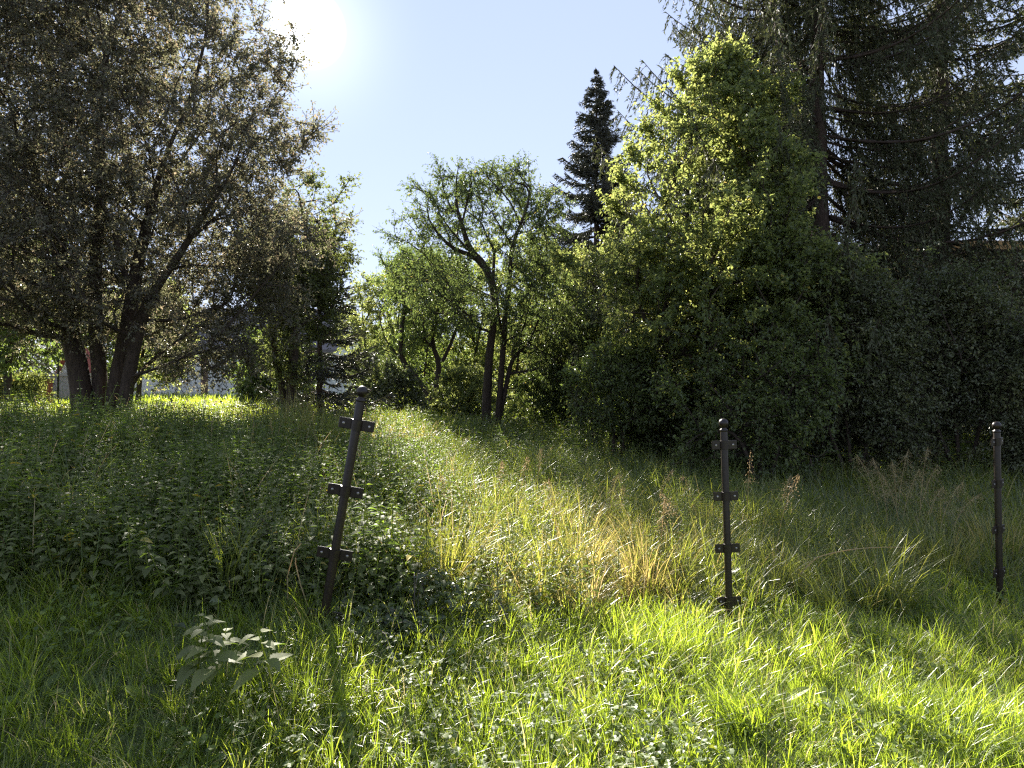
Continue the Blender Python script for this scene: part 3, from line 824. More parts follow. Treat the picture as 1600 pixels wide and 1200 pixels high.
# ------------------------------------------------------------------ conifers
def spruce(name, label, d, px, H, R, seed, mat, z0=0.5, nb=150, hang=.5, tuft=.055, dens=1.0, lean=(0, 0), sparse=1.0, droop=.35, twl=1.0, base_r=None, rpow=.8, nw=.2, openf=0.0, step=.42, zj=.18):
    r = np.random.default_rng(seed)
    x = (px - 800) / F * d; gz = float(ground_z(x, d))
    root = empty(name, (x, d, gz), label, 'tree')
    base = np.array([x, d, gz])
    top = base + [lean[0], lean[1], H]
    g = Geo()
    tt = np.linspace(0, 1, 26)[:, None]
    tp = base * (1 - tt) + top * tt; tp[0, 2] -= .2
    tp[1:-1, :2] += r.normal(0, .02, (24, 2))
    rb = base_r or H * .0135
    tube(g, tp, rb * (1 - tt[:, 0]) ** .9 + .012 + rb * .4 * np.exp(-tt[:, 0] * H / .4), 12, wob=.04)
    A = []; B = []; RA = []; RB = []; NP = []; ND = []; NL = []
    z = z0
    while z < H - .15:
        f = 1 - z / H
        k = max(3, int(round(nb / (H / step) * sparse)))
        for q in range(k):
            if r.random() > sparse + .25: continue
            az = r.uniform(0, 2 * np.pi); zz = z + r.uniform(-zj, zj)
            if openf and abs((az + np.pi / 2 + np.pi) % (2 * np.pi) - np.pi) < openf: continue
            L = R * f ** rpow * r.uniform(.72, 1.12)
            if L < .05: L = .05
            n = max(4, int(L / .22)); t = np.linspace(0, 1, n + 1)
            rise = .35 * (1 - f) * L + .03 * L; dr = droop * f ** .5 * L
            h = np.array([np.cos(az), np.sin(az), 0.]); s = np.array([-h[1], h[0], 0.])
            st = base + (top - base) * (zz / H); st[2] = gz + zz
            sw = r.normal(0, .06)
            pth = st + np.outer(t * L, h) + np.outer(sw * L * t * t, s)
            pth[:, 2] += rise * t - dr * np.sin(t * 2.3) + dr * .75 * t ** 3
            rr = .006 + .013 * L * (1 - t) ** .8 * .7
            A.append(pth[:-1]); B.append(pth[1:]); RA.append(rr[:-1]); RB.append(rr[1:])
            # branchlets
            m = max(6, int(L / .11 * dens)) * 2
            ts = r.uniform(.12, 1, m); idx = np.minimum((ts * n).astype(int), n - 1); fr = (ts * n - idx)[:, None]
            P = pth[idx] * (1 - fr) + pth[idx + 1] * fr
            sd = np.where(r.random(m) < .5, 1, -1)[:, None]
            bl = (.14 + .3 * L * (1 - ts) ** .8 * .5 + .08 * r.random(m)) * twl; bl = np.minimum(bl, .75 if L > 1 else .5 * L + .03)
            dirs = norm(s * sd * r.uniform(.3, 1, (m, 1)) + h * r.uniform(.4, 1.0, (m, 1)) + np.array([0, 0, -1]) * (hang * r.uniform(.3, 1.6, (m, 1))) + np.array([0, 0, .35]) * (1 - f))
            E = P + dirs * bl[:, None]; E[:, 2] -= hang * bl * .25
            A.append(P); B.append(E); RA.append(np.full(m, .005)); RB.append(np.full(m, .002))
            kk = np.maximum(3, (bl / (tuft * .34) * dens).astype(int)); ii = np.repeat(np.arange(m), kk); q2 = len(ii)
            u = r.random(q2)[:, None]
            NP.append(P[ii] * (1 - u) + E[ii] * u); dd = norm(E[ii] - P[ii])
            ND.append(norm(dd * .9 + r.normal(0, .55, (q2, 3)))); NL.append(r.uniform(.7, 1.3, q2) * tuft)
            # needles on the branch itself near the tip
            q3 = int(L / tuft * 2.2 * dens); u = r.uniform(.35, 1, q3); idx = np.minimum((u * n).astype(int), n - 1); fr = (u * n - idx)[:, None]
            NP.append(pth[idx] * (1 - fr) + pth[idx + 1] * fr); ND.append(norm(h * .8 + r.normal(0, .55, (q3, 3)))); NL.append(r.uniform(.7, 1.3, q3) * tuft)
        z += step * (.55 + .45 * f) * r.uniform(.8, 1.2)
    sticks(g, np.concatenate(A), np.concatenate(B), np.concatenate(RA), np.concatenate(RB))
    g.build('trunk', M['bark_spruce'], root, smooth=True)
    P = np.concatenate(NP); D = np.concatenate(ND); L = np.concatenate(NL); n = len(P)
    S = norm(np.cross(D, rand_dirs(n, r))) * (L * nw)[:, None]
    V = np.stack([P - S, P + S, P + D * L[:, None]], 1)
    g = Geo(); g.add(V, tris=np.arange(n * 3).reshape(-1, 3), tv=np.clip(r.beta(2, 3, n), 0, 1))
    g.build('crown', mat, root)
    return root

spruce('spruce_tree', 'lone pointed spruce standing alone against the sky beyond the orchard', 32, 932, 17.2, 5.3, 301, M['spruce2'], z0=3, nb=300, hang=.5, tuft=.1, dens=1.5, rpow=.95, step=.5, zj=.09, droop=.28, twl=1.25)
spruce('spruce_tree', 'tall dark spruce with a visible straight trunk behind the bright leafy tree', 14.0, 1288, 19, 6.2, 302, M['spruce'], z0=1.2, nb=420, hang=1.7, tuft=.085, dens=1.15, openf=.4, twl=1.3, nw=.17, droop=.34, sparse=1.0, lean=(-.35, 0), base_r=.24)
spruce('spruce_tree', 'sparse-branched spruce between the straight-trunked one and the farthest iron post', 15.5, 1470, 20, 4.4, 303, M['spruce'], z0=1.5, nb=270, hang=1.3, tuft=.085, dens=1.0, droop=.3, sparse=.8, openf=.35)
spruce('spruce_tree', 'dense spruce at the edge of the picture, over the plastered house', 14.5, 1650, 17, 4.6, 304, M['needle_light'], z0=1.2, nb=190, hang=.6, tuft=.085, dens=.95, droop=.22, sparse=.7)
spruce('spruce_tree', 'short dark conifer squeezed behind the olive green tree', 15, 500, 4.9, 1.7, 305, M['spruce2'], z0=.3, nb=200, hang=.3, tuft=.08, dens=1.0, droop=.2)
spruce('spruce_tree', 'dark spruce beyond the garden wall, only its lower boughs showing', 27, -20, 9, 3.2, 306, M['spruce2'], z0=.5, nb=180, hang=.4, tuft=.13, dens=.6, droop=.3)
spruce('spruce_tree', 'young grey-green spruce whose tip shows beside the bright leafy tree', 13, 1075, 7.2, 1.9, 307, M['spruce'], z0=1, nb=170, hang=.5, tuft=.07, dens=.9, droop=.2)

# ------------------------------------------------------------------ hedge by the railing
def hedge():
    y0 = 22.5; x0, x1 = (-260 - 800) / F * y0, (62 - 800) / F * y0
    n = 22000; P = np.stack([rng.uniform(x0, x1, n), y0 + rng.normal(0, .35, n), rng.random(n) ** .7], 1)
    top = CAMZ + (600 - 585) / F * y0
    gz = ground_z(P[:, 0], P[:, 1]); hh = (top - gz) * (1 + .12 * wav(P[:, 0], P[:, 0] * 0, .7, 3))
    P[:, 2] = gz + P[:, 2] * hh
    g = Geo(); leaves(g, P, norm(rand_dirs(n) + [0, -.3, .1]), .09, .06)
    st = Geo(); k = 60; A = np.stack([np.linspace(x0, x1, k), np.full(k, y0), ground_z(np.linspace(x0, x1, k), np.full(k, y0)) - .05], 1)
    sticks(st, A, A + np.stack([rng.normal(0, .1, k), rng.normal(0, .1, k), np.full(k, 1.5)], 1), .015, .006)
    root = empty('garden_hedge', ((x0 + x1) / 2, y0, float(ground_z(-20, y0))), 'sprawling leafy garden hedge along the iron railing', 'hedge')
    g.build('foliage', M['hedge'], root); st.build('stem', M['bark'], root)
hedge()

# ------------------------------------------------------------------ iron fence posts
def lathe(g, prof, n=20, v=.5, c=(0, 0)):
    a = np.linspace(0, 2 * np.pi, n, endpoint=False); m = len(prof)
    V = np.concatenate([np.stack([c[0] + r * np.cos(a), c[1] + r * np.sin(a), np.full(n, z)], 1) for r, z in prof])
    Q = [(k * n + j, k * n + (j + 1) % n, (k + 1) * n + (j + 1) % n, (k + 1) * n + j) for k in range(m - 1) for j in range(n)]
    g.add(V, quads=Q, qv=v)

def plate(g, x0, x1, z0, z1, y0, y1, b=.003):
    """bevelled flat bar"""
    V = []
    for y, i in ((y0, b), (y0 + b, 0), (y1 - b, 0), (y1, b)):
        V += [(x0 + i, y, z0 + i), (x1 - i, y, z0 + i), (x1 - i, y, z1 - i), (x0 + i, y, z1 - i)]
    Q = [(0, 1, 2, 3), (15, 14, 13, 12)]
    for k in range(3):
        for j in range(4):
            a = 4 * k + j; b2 = 4 * k + (j + 1) % 4
            Q.append((a, a + 4, b2 + 4, b2))
    g.add(V, quads=Q, qv=.5)

def fence_post(loc, rot, label, H, Rp, hts, hw=.085, lowclamp=True):
    root = bpy.data.objects.new('fence_post', None); C.objects.link(root); root.location = loc
    root.rotation_euler = rot
    tag(root, label, 'fence post', 'iron fence posts left standing without their panels')
    def part(g, name, mat, par):
        o = g.build(name, mat); o.parent = par; return o
    g = Geo(); lathe(g, [(Rp, -.35), (Rp, H - .075), (Rp * .96, H - .07)], 24); p = part(g, 'pole', M['iron'], root)
    for poly in p.data.polygons: poly.use_smooth = True
    rb = .0285
    prof = [(Rp * .9, H - .08), (Rp * 1.12, H - .078), (Rp * 1.12, H - .066), (Rp * .75, H - .062)]
    zc = H - rb
    for k in range(13):
        a = -math.pi / 2 + .55 + (math.pi - .55) * k / 12
        prof.append((max(.0005, rb * math.cos(a)), zc + rb * math.sin(a)))
    g = Geo(); lathe(g, prof, 24); p = part(g, 'ball_cap', M['iron'], root)
    for poly in p.data.polygons: poly.use_smooth = True
    for k, z in enumerate(hts):
        g = Geo()
        # a band round the pole carrying two drilled ears
        lathe(g, [(Rp + .001, z - .027), (Rp + .006, z - .026), (Rp + .006, z + .026), (Rp + .001, z + .027)], 24)
        for s in (-1, 1):
            xa, xb = (Rp + .003, hw) if s > 0 else (-hw, -Rp - .003)
            plate(g, xa, xb, z - .027, z + .027, -.004, .004)
        br = part(g, 'bracket', M['iron'], root)
        for s in (-1, 1):
            g = Geo(); c = s * (hw - .024)
            n = 12; a = np.linspace(0, 2 * np.pi, n, endpoint=False)
            ring = lambda r, y: np.stack([c + r * np.cos(a), np.full(n, y), z + r * np.sin(a)], 1)
            V = np.concatenate([ring(.0065, -.0042), ring(.0065, -.008), ring(.003, -.0095), [[c, -.0095, z]]])
            Q = [(q * n + j, q * n + (j + 1) % n, (q + 1) * n + (j + 1) % n, (q + 1) * n + j) for q in range(2) for j in range(n)]
            T = [(2 * n + j, 2 * n + (j + 1) % n, 3 * n) for j in range(n)]
            g.add(V, tris=T, quads=Q, tv=.5, qv=.5)
            bo = g.build('bolt', M['iron_edge']); bo.parent = br
    return root

R_ = math.radians
# leaning post
lx, ly = (503 - 800) / F * 3.2, 3.2
fence_post((lx, ly, 1.5 - .383 * 3.2), (R_(2), R_(9.9), R_(3)), 'leaning brown iron post with three pairs of drilled lugs, sunk among brambles and nettles', 1.235, .0225, [.07, .385, .705, 1.04], .088)
fence_post(((1140 - 800) / F * 3.87, 3.87, 1.5 - .365 * 3.87), (0, R_(-1.8), R_(2)), 'middle iron post, upright with a ball top, standing in bright grass before the shrubs', 1.205, .021, [.1, .42, .735, 1.045], .076)
fence_post(((1562 - 800) / F * 4.6, 4.6, 1.5 - .32 * 4.6), (0, R_(-2.0), R_(28)), 'iron post with a sunlit edge at the row end, before the darkest thicket', 1.205, .0215, [.12, .43, .76, 1.06], .08)

# ------------------------------------------------------------------ grass
def scatter(n, y0, y1, spread=.94, pad=1.5, p=1.0):
    """points over the ground in the wedge ahead of the camera, density even over the area"""
    out = []; c = 0
    while c < n:
        m = n * 2
        y = rng.uniform(y0, y1, m); hw = spread * np.maximum(y, 1.5) + pad; x = rng.uniform(-1, 1, m) * (spread * y1 + pad)
        k = np.abs(x) < hw; out.append(np.stack([x[k], y[k]], 1)); c += int(k.sum())
    return np.concatenate(out)[:n]

def on_ground(XY, dz=-.01):
    return np.concatenate([XY, (ground_z(XY[:, 0], XY[:, 1]) + dz)[:, None]], 1)

def behind(XY):          # >0 behind the fence line
    return XY[:, 1] - fence_y(XY[:, 0])

g = Geo()
def lawn(n, y0, y1, Wd, segs, hs=1.0):
    XY = scatter(n, y0, y1); b = behind(XY)
    x, y = XY.T
    keep = (b < .5 + .35 * wav(x, y, .5, 2)) | (rng.random(n) < .25)
    XY = XY[keep]; x, y = XY.T; m = len(x)
    # tufting: pull towards jittered tuft centres
    cell = .085
    c = (np.floor(XY / cell) + .5) * cell
    hsh = np.sin(c[:, 0] * 127.1 + c[:, 1] * 311.7) * 43758.5; hsh -= np.floor(hsh)
    hs2 = np.sin(c[:, 0] * 269.5 + c[:, 1] * 183.3) * 24634.6; hs2 -= np.floor(hs2)
    cc = c + (np.stack([hsh, hs2], 1) - .5) * cell
    pull = (hsh > .35)[:, None] * .6
    XY2 = XY * (1 - pull) + cc * pull
    dv = XY2 - cc; az = np.arctan2(dv[:, 1], dv[:, 0]) + rng.normal(0, .8, m)
    patch = wav(x, y, .9, 5); tallp = sstep(-.2, .9, wav(x, y, .45, 9))
    L = rng.gamma(5, .2, m) * (.07 + .06 * hs2 + .055 * tallp) * hs * (1 + .25 * patch)
    L = np.clip(L, .03, .3)
    tilt = rng.gamma(2, .17, m); bend = rng.gamma(2.2, .55, m)
    v = np.clip(.42 + .13 * patch + rng.normal(0, .17, m) + (hs2 - .5) * .25, 0, .92); v[rng.random(m) < .05] = 1
    blades(g, on_ground(XY2), az, L, Wd * rng.uniform(.6, 1.5, m), tilt, bend, segs, v)
lawn(235000, 1.5, 4.0, .0036, 4)
lawn(130000, 3.8, 6.5, .005, 4)
lawn(40000, 6, 12, .009, 3, 1.3)
o = g.build('grass', M['grass']); o['kind'] = 'stuff'; tag(o, 'bright green short grass in front of the iron posts', 'grass')

# tall meadow grass behind the posts, green to straw
g = Geo()
def meadow(ntuft, y0, y1, per, Wd, segs, hs=1.0):
    XY = scatter(ntuft, y0, y1); b = behind(XY); x, y = XY.T
    nettle = sstep(-.2, -1.2, x + .1 * y) * sstep(10.5, 9, y)
    lush = b + .25 * wav(x, y, .4, 1)
    keep = (lush > .15) & (rng.random(ntuft) > nettle * .85)
    keep |= (rng.random(ntuft) < .05) & (b > -1.2)
    XY = XY[keep]; x, y = XY.T; m = len(x); b = behind(XY)
    dry = np.clip(.62 * np.exp(-((x - .55 - .1 * (y - 4)) / 1.5) ** 2) * sstep(.0, .4, b) * sstep(4.6, 1.6, b) + .28 * wav(x, y, .55, 4) - .02
                  + .35 * np.exp(-((x - 6.2) / 2.2) ** 2 - ((y - 6.2) / 1.) ** 2), 0, 1)
    h = rng.uniform(.24, .48, m) * hs * (1 + .22 * wav(x, y, .6, 6)) * (.55 + .45 * sstep(.1, .8, b))
    idx = np.repeat(np.arange(m), per); n = len(idx)
    tr = rng.uniform(.02, .07, m)[idx]; a = rng.uniform(0, 2 * np.pi, n); rr = np.sqrt(rng.random(n)) * tr
    P = on_ground(XY[idx] + np.stack([np.cos(a), np.sin(a)], 1) * rr[:, None])
    common = rng.uniform(0, 2 * np.pi, m)[idx]; flop = rng.random(m)[idx] * .5
    az = np.arctan2(np.sin(a) + flop * 2 * np.sin(common), np.cos(a) + flop * 2 * np.cos(common)) + rng.normal(0, .4, n)
    L = h[idx] * rng.uniform(.6, 1.35, n)
    tilt = rng.gamma(2, .1, n) + rr * 3; bend = rng.gamma(3.0, .38, n)
    v = np.clip(.16 + dry[idx] * .62 + rng.normal(0, .15, n) + (rng.random(m)[idx] - .5) * .2, 0, 1)
    v[rng.random(n) < .04] = rng.uniform(.8, 1)
    blades(g, P, az, L, Wd * rng.uniform(.6, 1.5, n), tilt, bend, segs, v)
meadow(3400, 2.6, 6.5, 34, .0055, 5)
meadow(3600, 6.2, 10.5, 22, .008, 4)
meadow(3600, 10, 17, 12, .014, 4, 1.05)
o = g.build('tall_grass', M['tall']); o['kind'] = 'stuff'; tag(o, 'long tufted meadow grass, green and straw, behind the iron posts', 'grass')

g = Geo()
XY = scatter(30000, 13, 45, 1.0, 3)
n = len(XY)
blades(g, on_ground(XY), rng.uniform(0, 6.28, n), rng.uniform(.2, .45, n), .004 + .0012 * XY[:, 1], rng.gamma(2, .12, n), rng.gamma(2, .4, n), 3, np.clip(rng.normal(.6, .15, n), 0, .95))
o = g.build('field_grass', M['grass']); o['kind'] = 'stuff'; tag(o, 'sunny grass of the open field beyond the trees', 'grass')

# ------------------------------------------------------------------ nettles
NROWS = [(0, .1), (.12, .36), (.3, .5), (.5, .42), (.7, .28), (.86, .13), (1, .0)]
def nettles(g, gs, XY, H, lf, rows=NROWS, pairs=9, lean=.12, vs=0.0):
    n = len(XY); B = on_ground(XY)
    ld = rng.normal(0, lean, (n, 2)); T = B + np.stack([ld[:, 0] * H, ld[:, 1] * H, H], 1)
    M1 = (B + T) / 2 + np.concatenate([rng.normal(0, .02, (n, 2)), np.zeros((n, 1))], 1)
    sticks(gs, B, M1, .004, .003); sticks(gs, M1, T, .003, .0015)
    az0 = rng.uniform(0, 6.28, n)
    for k in range(pairs):
        t = .25 + .75 * (k + .5) / pairs
        c = np.where(t < .5, 1, 0)
        P = (B * (1 - t * 2) + M1 * t * 2) if t < .5 else (M1 * (2 - 2 * t) + T * (2 * t - 1))
        for s in (0, math.pi):
            a = az0 + s + k * math.pi / 2 + rng.normal(0, .25, n)
            sz = lf * (1.05 - .75 * t ** 3) * rng.uniform(.7, 1.25, n) * (H / H.mean()) ** .3
            e = .25 - .5 * (1 - t) + rng.normal(0, .15, n)
            D = np.stack([np.cos(a), np.sin(a), e], 1); N = np.stack([-np.cos(a) * e, -np.sin(a) * e, np.ones(n)], 1) + rng.normal(0, .15, (n, 3))
            pet = norm(D) * (sz * .25)[:, None]
            v = np.clip(.45 + .2 * (t - .6) + rng.normal(0, .16, n) + vs, 0, .93); v[rng.random(n) < .012] = 1
            leaves(g, P + pet, D, sz, sz * .62 * 1.0, N, rows=rows, fold=.22, droop=.3, v=v)
g = Geo(); gs = Geo()
XY = scatter(20000, 2.7, 10.5, .95, .5); x, y = XY.T
edge = x + .07 * y + .35 * wav(x, y, .7, 8)
k = (edge < -.35) & (behind(XY) > .25 + .2 * wav(x, y, .5, 3)); XY = XY[k]; x, y = XY.T
k = rng.random(len(XY)) < np.where(y < 6, 1, .75); XY = XY[k]; x, y = XY.T
H = (.42 + .1 * sstep(3.5, 5.5, y) + .17 * wav(x, y, .55, 2) + .1 * wav(x, y, .2, 6)) * rng.uniform(.65, 1.2, len(XY))
near = XY[:, 1] < 5.5
nettles(g, gs, XY[near], H[near], .06, pairs=9, lean=.2)
nettles(g, gs, XY[~near], H[~near], .06, lean=.2, rows=[(0, .1), (.3, .5), (.65, .3), (1, 0)], pairs=7)
# thinner herbs in the sunny strip beside the leaning post
XY = scatter(2600, 3.2, 9.5, .6, .5); x, y = XY.T
k = (x > -1.2 - .05 * y) & (x < .15 + .06 * y + .5 * wav(x, y, .5, 5)) & (behind(XY) > .15); XY = XY[k]
H = rng.uniform(.25, .55, len(XY))
nettles(g, gs, XY, H, .05, rows=[(0, .1), (.3, .42), (.65, .3), (1, 0)], pairs=9, vs=.1)
XY = scatter(3800, 4.2, 10, .7, .5); x, y = XY.T
k = (x > -1) & (x < 3.6 - .1 * y + .6 * wav(x, y, .7, 5)) & (behind(XY) > .5); XY = XY[k]
nettles(g, gs, XY, rng.uniform(.25, .55, len(XY)), .034, rows=[(0, .1), (.3, .42), (.65, .3), (1, 0)], pairs=9, vs=.25, lean=.25)
XY = scatter(2600, 9.5, 16, .7, .5); x, y = XY.T; k = (x > -3.5); XY = XY[k]
nettles(g, gs, XY, rng.uniform(.25, .6, len(XY)), .09, rows=[(0, .1), (.3, .42), (.65, .3), (1, 0)], pairs=6, vs=.05)
# dead stems and dry blades caught among the nettles
gd = Geo(); XY = scatter(2600, 2.9, 10.5, .95, .5); x, y = XY.T
XY = XY[(x + .07 * y < .1) & (behind(XY) > .3) & (wav(x, y, .7, 12) > -.1)]; m = len(XY)
blades(gd, on_ground(XY, .1), rng.uniform(0, 6.28, m), rng.uniform(.3, .7, m), .0045, rng.gamma(2, .14, m), rng.gamma(2, .35, m), 5, rng.random(m))
od = gd.build('dead_stems', M['straw']); od['kind'] = 'stuff'; tag(od, 'dead straw-coloured stems tangled through the nettles', 'dead stems')
o = g.build('nettles', M['nettle']); o['kind'] = 'stuff'; tag(o, 'thick bed of shaded nettles and herbs spreading behind the leaning post', 'nettles')
o2 = gs.build('nettle_stems', M['weed']); o2['kind'] = 'stuff'; tag(o2, 'thin green stems under the nettle leaves', 'stems')

# one big nettle standing out of the short grass
def hero_nettle(loc, H, label, seed, lf=.1, stems=3):
    r = np.random.default_rng(seed)
    root = empty('nettle_plant', loc, label, 'nettle')
    rows = [(0, .05)]
    for k in range(1, 15):
        t = k / 15; w = .5 * math.sin(math.pi * min(1, t ** .62)) ** .9 * (1 - .35 * t)
        rows.append((t, w * (1.0 if k % 2 else .82)))
    rows.append((1, 0))
    g = Geo(); gs = Geo()
    for s in range(stems):
        b = np.array(loc) + [r.normal(0, .05), r.normal(0, .04), -.02]; ld = r.normal(0, .15, 2)
        top = b + [ld[0] * H, ld[1] * H, H * r.uniform(.8, 1.05)]
        tube(gs, [b, (b + top) / 2 + [0, 0, .02], top], [.005, .004, .002], 6)
        a0 = r.uniform(0, 3.14)
        for k in range(5):
            t = .55 + .45 * (k + .4) / 5; p = b * (1 - t) + top * t
            for q in (0, math.pi):
                a = a0 + q + k * math.pi / 2 + r.normal(0, .15); sz = lf * (1.15 - .7 * t ** 3) * r.uniform(.85, 1.15)
                e = .05 - .3 * (1 - t) + r.normal(0, .08); D = np.array([[math.cos(a), math.sin(a), e]]); N = np.array([[-math.cos(a) * e, -math.sin(a) * e, 1.]]) + r.normal(0, .1, (1, 3))
                pp = p + D[0] * sz * .25; tube(gs, [p, pp], [.0018, .0012], 4)
                leaves(g, pp[None], D, sz, sz * .72, N, rows=rows, fold=.14, droop=.22, v=np.array([r.uniform(.45, .8)]))
    g.build('foliage', M['nettle'], root); gs.build('stem', M['weed'], root)
def gp(px, py, d, dz=0):
    x = (px - 800) / F * d; return (x, d, float(ground_z(x, d)) + dz)
hero_nettle(gp(335, 1060, 2.55), .42, 'large pale nettle with broad toothed leaves standing out of the shaded short grass', 5, .098)
hero_nettle(gp(402, 1070, 2.5), .40, 'second large nettle, its leaves drooping over the grass, nearer the leaning post', 8, .112, 2)
hero_nettle(gp(268, 900, 3.9), .5, 'pale nettle top rising in front of the dark nettle bed', 9, .085, 4)
hero_nettle(gp(400, 1110, 2.6), .17, 'small nettle shoot below the large pale nettles', 12, .08, 1)

# ------------------------------------------------------------------ ground weeds, brambles
g = Geo()
XY = scatter(15000, 1.6, 5.2, .9, .6); x, y = XY.T
pt = wav(x, y, .35, 4) + .6 * wav(x, y, .9, 2); k = (pt > .1) & (behind(XY) < .3); XY = XY[k]; n = len(XY)
P = on_ground(XY); P[:, 2] += rng.uniform(.03, .13, n)
for q in range(3):
    a = rng.uniform(0, 6.28) + q * 2.09 + rng.normal(0, .2, n)
    D = np.stack([np.cos(a), np.sin(a), rng.normal(.1, .25, n)], 1); N = np.stack([rng.normal(0, .3, n), rng.normal(0, .3, n), np.ones(n)], 1)
    sz = rng.uniform(.014, .03, n)
    leaves(g, P, D, sz, sz * .85, N, rows=[(0, .1), (.35, .5), (.75, .42), (1, 0)], fold=.12, droop=.15)
o = g.build('ground_cover', M['weed']); o['kind'] = 'stuff'; tag(o, 'clover and small weeds growing low in the short grass', 'weeds')

def bramble(cx, cy, rx, ry, n, name, label, seed, hh=.3):
    r = np.random.default_rng(seed)
    XY = np.stack([cx + r.normal(0, rx, n), cy + r.normal(0, ry, n)], 1); P = on_ground(XY)
    q = np.exp(-((XY[:, 0] - cx) / rx) ** 2 / 2 - ((XY[:, 1] - cy) / ry) ** 2 / 2)
    P[:, 2] += r.uniform(.05, 1, n) * hh * (.3 + .7 * q)
    root = empty(name, (cx, cy, float(ground_z(cx, cy))), label, 'bramble')
    g = Geo()
    az = r.uniform(0, 6.28, n)
    for s in (-.9, 0, .9):
        a = az + s; D = np.stack([np.cos(a), np.sin(a), r.normal(.05, .3, n)], 1); N = np.stack([r.normal(0, .35, n), r.normal(0, .35, n) - .1, np.ones(n)], 1)
        sz = r.uniform(.03, .055, n) * (1.15 if s == 0 else .9)
        leaves(g, P, D, sz, sz * .7, N, rows=[(0, .15), (.3, .5), (.65, .36), (1, 0)], fold=.22, droop=.25)
    g.build('foliage', M['bramble'], root)
    gs = Geo()
    for k in range(7):
        a = r.uniform(0, 6.28); st = np.array([cx + r.normal(0, rx * .7), cy + r.normal(0, ry * .7), 0]); st[2] = ground_z(st[0], st[1])
        L = r.uniform(.15, .45); t = np.linspace(0, 1, 7)[:, None]
        pts = st + np.array([math.cos(a), math.sin(a), 0]) * t * L; pts[:, 2] += (np.sin(t[:, 0] * 2.6) * hh * 1.1)
        tube(gs, pts, .0018, 4)
    gs.build('cane', M['bark_grey'], root)
bramble(-.62, 3.32, .2, .14, 500, 'bramble_patch', 'glossy low bramble around the foot of the leaning post', 71, .16)
bramble(-.35, 3.62, .25, .2, 380, 'bramble_patch', 'bramble mound with pale bare canes just beyond the leaning post', 72, .32)
bramble(-1.4, 3.65, .35, .22, 700, 'bramble_patch', 'dark bramble between the leaning post and the nettle bed', 73, .28)

# broad-leaved docks in the lawn
DROW = [(0, .12), (.15, .3), (.35, .46), (.6, .5), (.8, .36), (.93, .16), (1, 0)]
docks = [(243, 1160, 2.45, 'single upright pale dock leaf in the shaded short grass', 2, .12), (60, 1170, 2.4, 'flat round-leaved weed in the corner of the shaded grass', 5, .11),
         (940, 1175, 2.45, 'small dock with bright yellow-green blades in the sunny grass', 4, .13), (1215, 1085, 2.95, 'dock leaf glinting white in the sunny grass below the middle post', 3, .13),
         (1320, 1105, 2.85, 'broad plantain rosette in the sunny grass, farthest from the leaning post', 6, .12), (1105, 1110, 2.9, 'lone yellow dock leaf pointing up from the sunny grass', 2, .12),
         (450, 1185, 2.4, 'upright rounded leaf in the half-shaded grass under the leaning post', 2, .1), (1310, 965, 3.9, 'yellow leafy weed just past the middle post', 5, .08)]
for (px, py, d, lab, nl, sz) in docks:
    loc = gp(px, py, d); root = empty('dock_plant', loc, lab, 'weed')
    g = Geo(); gs = Geo(); a = rng.uniform(0, 6.28, nl); e = rng.uniform(.6, 2.2, nl) if nl < 4 else rng.uniform(.3, 1., nl)
    D = norm(np.stack([np.cos(a), np.sin(a), e], 1)); P0 = np.tile(np.array(loc), (nl, 1)) ; P = P0 + D * sz * .35
    sticks(gs, P0, P, .0022, .0018)
    leaves(g, P, D, sz * rng.uniform(.8, 1.1, nl), sz * .36, np.stack([-np.cos(a), -np.sin(a) - .5, np.full(nl, .8)], 1), rows=DROW, fold=.15, droop=.25, v=rng.uniform(.6, 1, nl))
    g.build('foliage', M['weed'], root); gs.build('stem', M['weed'], root)

# tufts of coarse grass standing out
def clump(loc, n, H, label, v0, wd=.007, spread=.06, seed=1, bendk=.35, mat='tall', name='grass_clump', lean=None):
    r = np.random.default_rng(seed)
    a = r.uniform(0, 6.28, n); rr = np.sqrt(r.random(n)) * spread
    XY = np.array(loc[:2]) + np.stack([np.cos(a), np.sin(a)], 1) * rr[:, None]
    if lean is not None: a = np.where(r.random(n) < .75, lean + r.normal(0, .5, n), a)
    g = Geo(); blades(g, on_ground(XY), a + r.normal(0, .4, n), H * r.uniform(.55, 1.15, n), wd * r.uniform(.7, 1.3, n), r.gamma(2, .09, n), r.gamma(3, bendk, n), 7, np.clip(v0 + r.normal(0, .08, n), 0, 1))
    o = g.build(name, M[mat], origin=loc); tag(o, label, 'grass clump')
clump(gp(350, 990, 3.4), 60, .5, 'upright coarse green grass clump behind the large pale nettles', .25, .009, .07, 1, .2)
clump(gp(385, 985, 3.45), 45, .52, 'second coarse grass clump, its blades tipping towards the leaning post', .3, .008, .06, 2, .28)
clump(gp(1390, 930, 4.3), 170, .62, 'pale arching grass tussock between the middle and last iron posts', .42, .006, .12, 3, .5, lean=-.3)
clump(gp(1300, 940, 4.15), 120, .5, 'smaller arching grass tussock just right of the middle post', .4, .006, .1, 4, .5, lean=2.6)
clump(gp(1160, 1150, 2.7), 170, .3, 'flattened dark grass tuft in the near sunny grass', .2, .006, .1, 5, .55, mat='grass', lean=2.9)
clump(gp(690, 880, 4.1), 150, .62, 'brown and green grass tussock beyond the leaning post', .55, .006, .14, 6, .35)
clump(gp(905, 870, 4.7), 150, .55, 'straw-coloured grass tussock in the middle of the clearing', .72, .006, .14, 7, .45)
clump(gp(1010, 905, 4.4), 150, .5, 'brown withered grass tussock near the middle post', .8, .006, .14, 8, .5)

